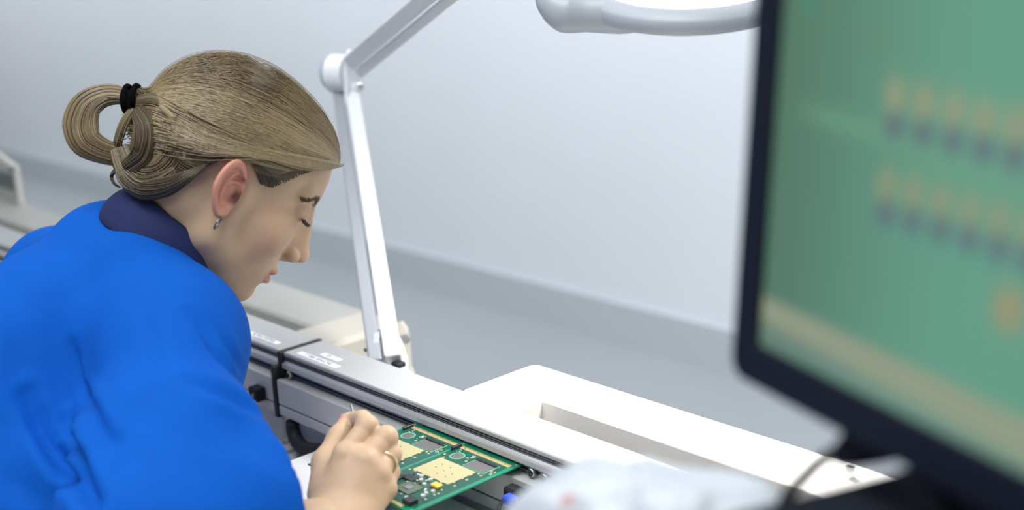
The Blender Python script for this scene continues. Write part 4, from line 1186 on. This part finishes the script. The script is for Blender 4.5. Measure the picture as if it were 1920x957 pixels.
# ------------------------------------------------------------------ crumpled bag and plug in the foreground
bagc = at(1200, 985, d=.645)
def bag_f(P):
    d = None
    for (x_, y_, dp_, r_) in ((1060, 985, .66, .024), (1120, 962, .66, .020), (1190, 975, .65, .026), (1260, 990, .64, .024), (1340, 990, .63, .022), (1410, 1000, .62, .020), (1030, 1005, .67, .022)):
        c_ = sph(P, at(x_, y_, d=dp_), r_); d = c_ if d is None else smin(d, c_, .025)
    n_ = np.abs(vnoise(P, 60, 11)) * .004 + np.abs(vnoise(P, 130, 12)) * .002
    return d + n_ - .003
Vq, Fq = sdf_mesh(bag_f, bagc - np.array([.2, .16, .09]), bagc + np.array([.2, .16, .09]), .003)
bag = thing('plastic_bag', tuple(bagc + [0, 0, -.04]), 'crumpled pale translucent plastic bag lying blurred in the foreground', 'bag')
bgm = mat('bag_film', (.66, .72, .78), .35, trans=.25, spec=.6)
raw_mesh('film', Vq, Fq, bgm, bag)
pl_ = at(1068, 945, d=.634)
MB().lathe([(.0002, .001), (.005, .001), (.005, -.001), (.0002, -.001)], pl_, unit(CP - pl_), 24).build('pink_seal', mat('seal_pink', (.72, .42, .43), .5), bag)
pg = thing('cable_plug', tuple(at(965, 935, Y=.72)), 'small black and blue plug with a thin dark cable against the lower rail plate', 'plug')
pc_ = at(968, 930, Y=.727)
MB().box(pc_ - [.012, .007, .006], pc_ + [.014, .007, .008], .0025).build('housing', blackp, pg)
pc2 = at(958, 937, Y=.715)
MB().box(pc2 - [.007, .006, .005], pc2 + [.006, .005, .004], .002).build('insert', mat('plug_blue', (.03, .07, .45), .4), pg)
MB().tube(spline([at(944, 936, Y=.715), at(937, 948, Y=.71), at(932, 975, Y=.70), at(930, 1010, Y=.70)], 5), .0016, 10).build('cord', rubber, pg)
ld = at(986, 939, Y=.712)
MB().cyl(ld, ld + unit(CP - ld) * .002, .0013, 12).build('indicator_light', mat('led_pink', (1, .3, .4), .3, emit=((1, .25, .35), 4)), pg)

# ------------------------------------------------------------------ desk that carries the monitor and the bag
dz = float(Vq[:, 2].min()) - .0005
A_ = np.array([-.50, .425, 0]); d1 = unit(np.array([.219, .196, 0])); d2 = np.array([d1[1], -d1[0], 0])
desk = thing('desk', (float(A_[0]), float(A_[1]), 0), 'light grey desk under the monitor foot and the crumpled plastic bag', 'desk')
RD = np.array([d1, d2, [0, 0, 1]]).T
MB().box((0, 0, -.028), (.62, .50, 0), .003, R=RD, o=(A_[0], A_[1], dz)).build('desk_top', mat('desk_laminate', (.62, .63, .64), .45, var=(5, .04)), desk)
for (a, b) in ((.03, .04), (.03, .46), (.57, .46), (.44, .36)):
    p_ = A_ + d1 * a + d2 * b
    MB().cyl((p_[0], p_[1], 0), (p_[0], p_[1], dz - .027), .016, 18).build('desk_leg', steel, desk)
zt_ = float(at(1700, 905, d=.56)[2]) - .0195
q_ = np.array([ft[0], ft[1], 0]) + u_w * .05 - np.array([0, 0, 0])
MB().box((-.10, dz + .0005, -.085), (.10, dz + .012, .085), .004, R=np.array([u_w, zz, unit(np.array([n_w[0], n_w[1], 0]))]).T, o=q_).build('stand_base', mat('foot_plastic', (0, 0, 0)), mon)
MB().cyl((q_[0], q_[1], dz + .010), (q_[0], q_[1], zt_), .03, 28).build('stand_column', mat('foot_plastic', (0, 0, 0)), mon)
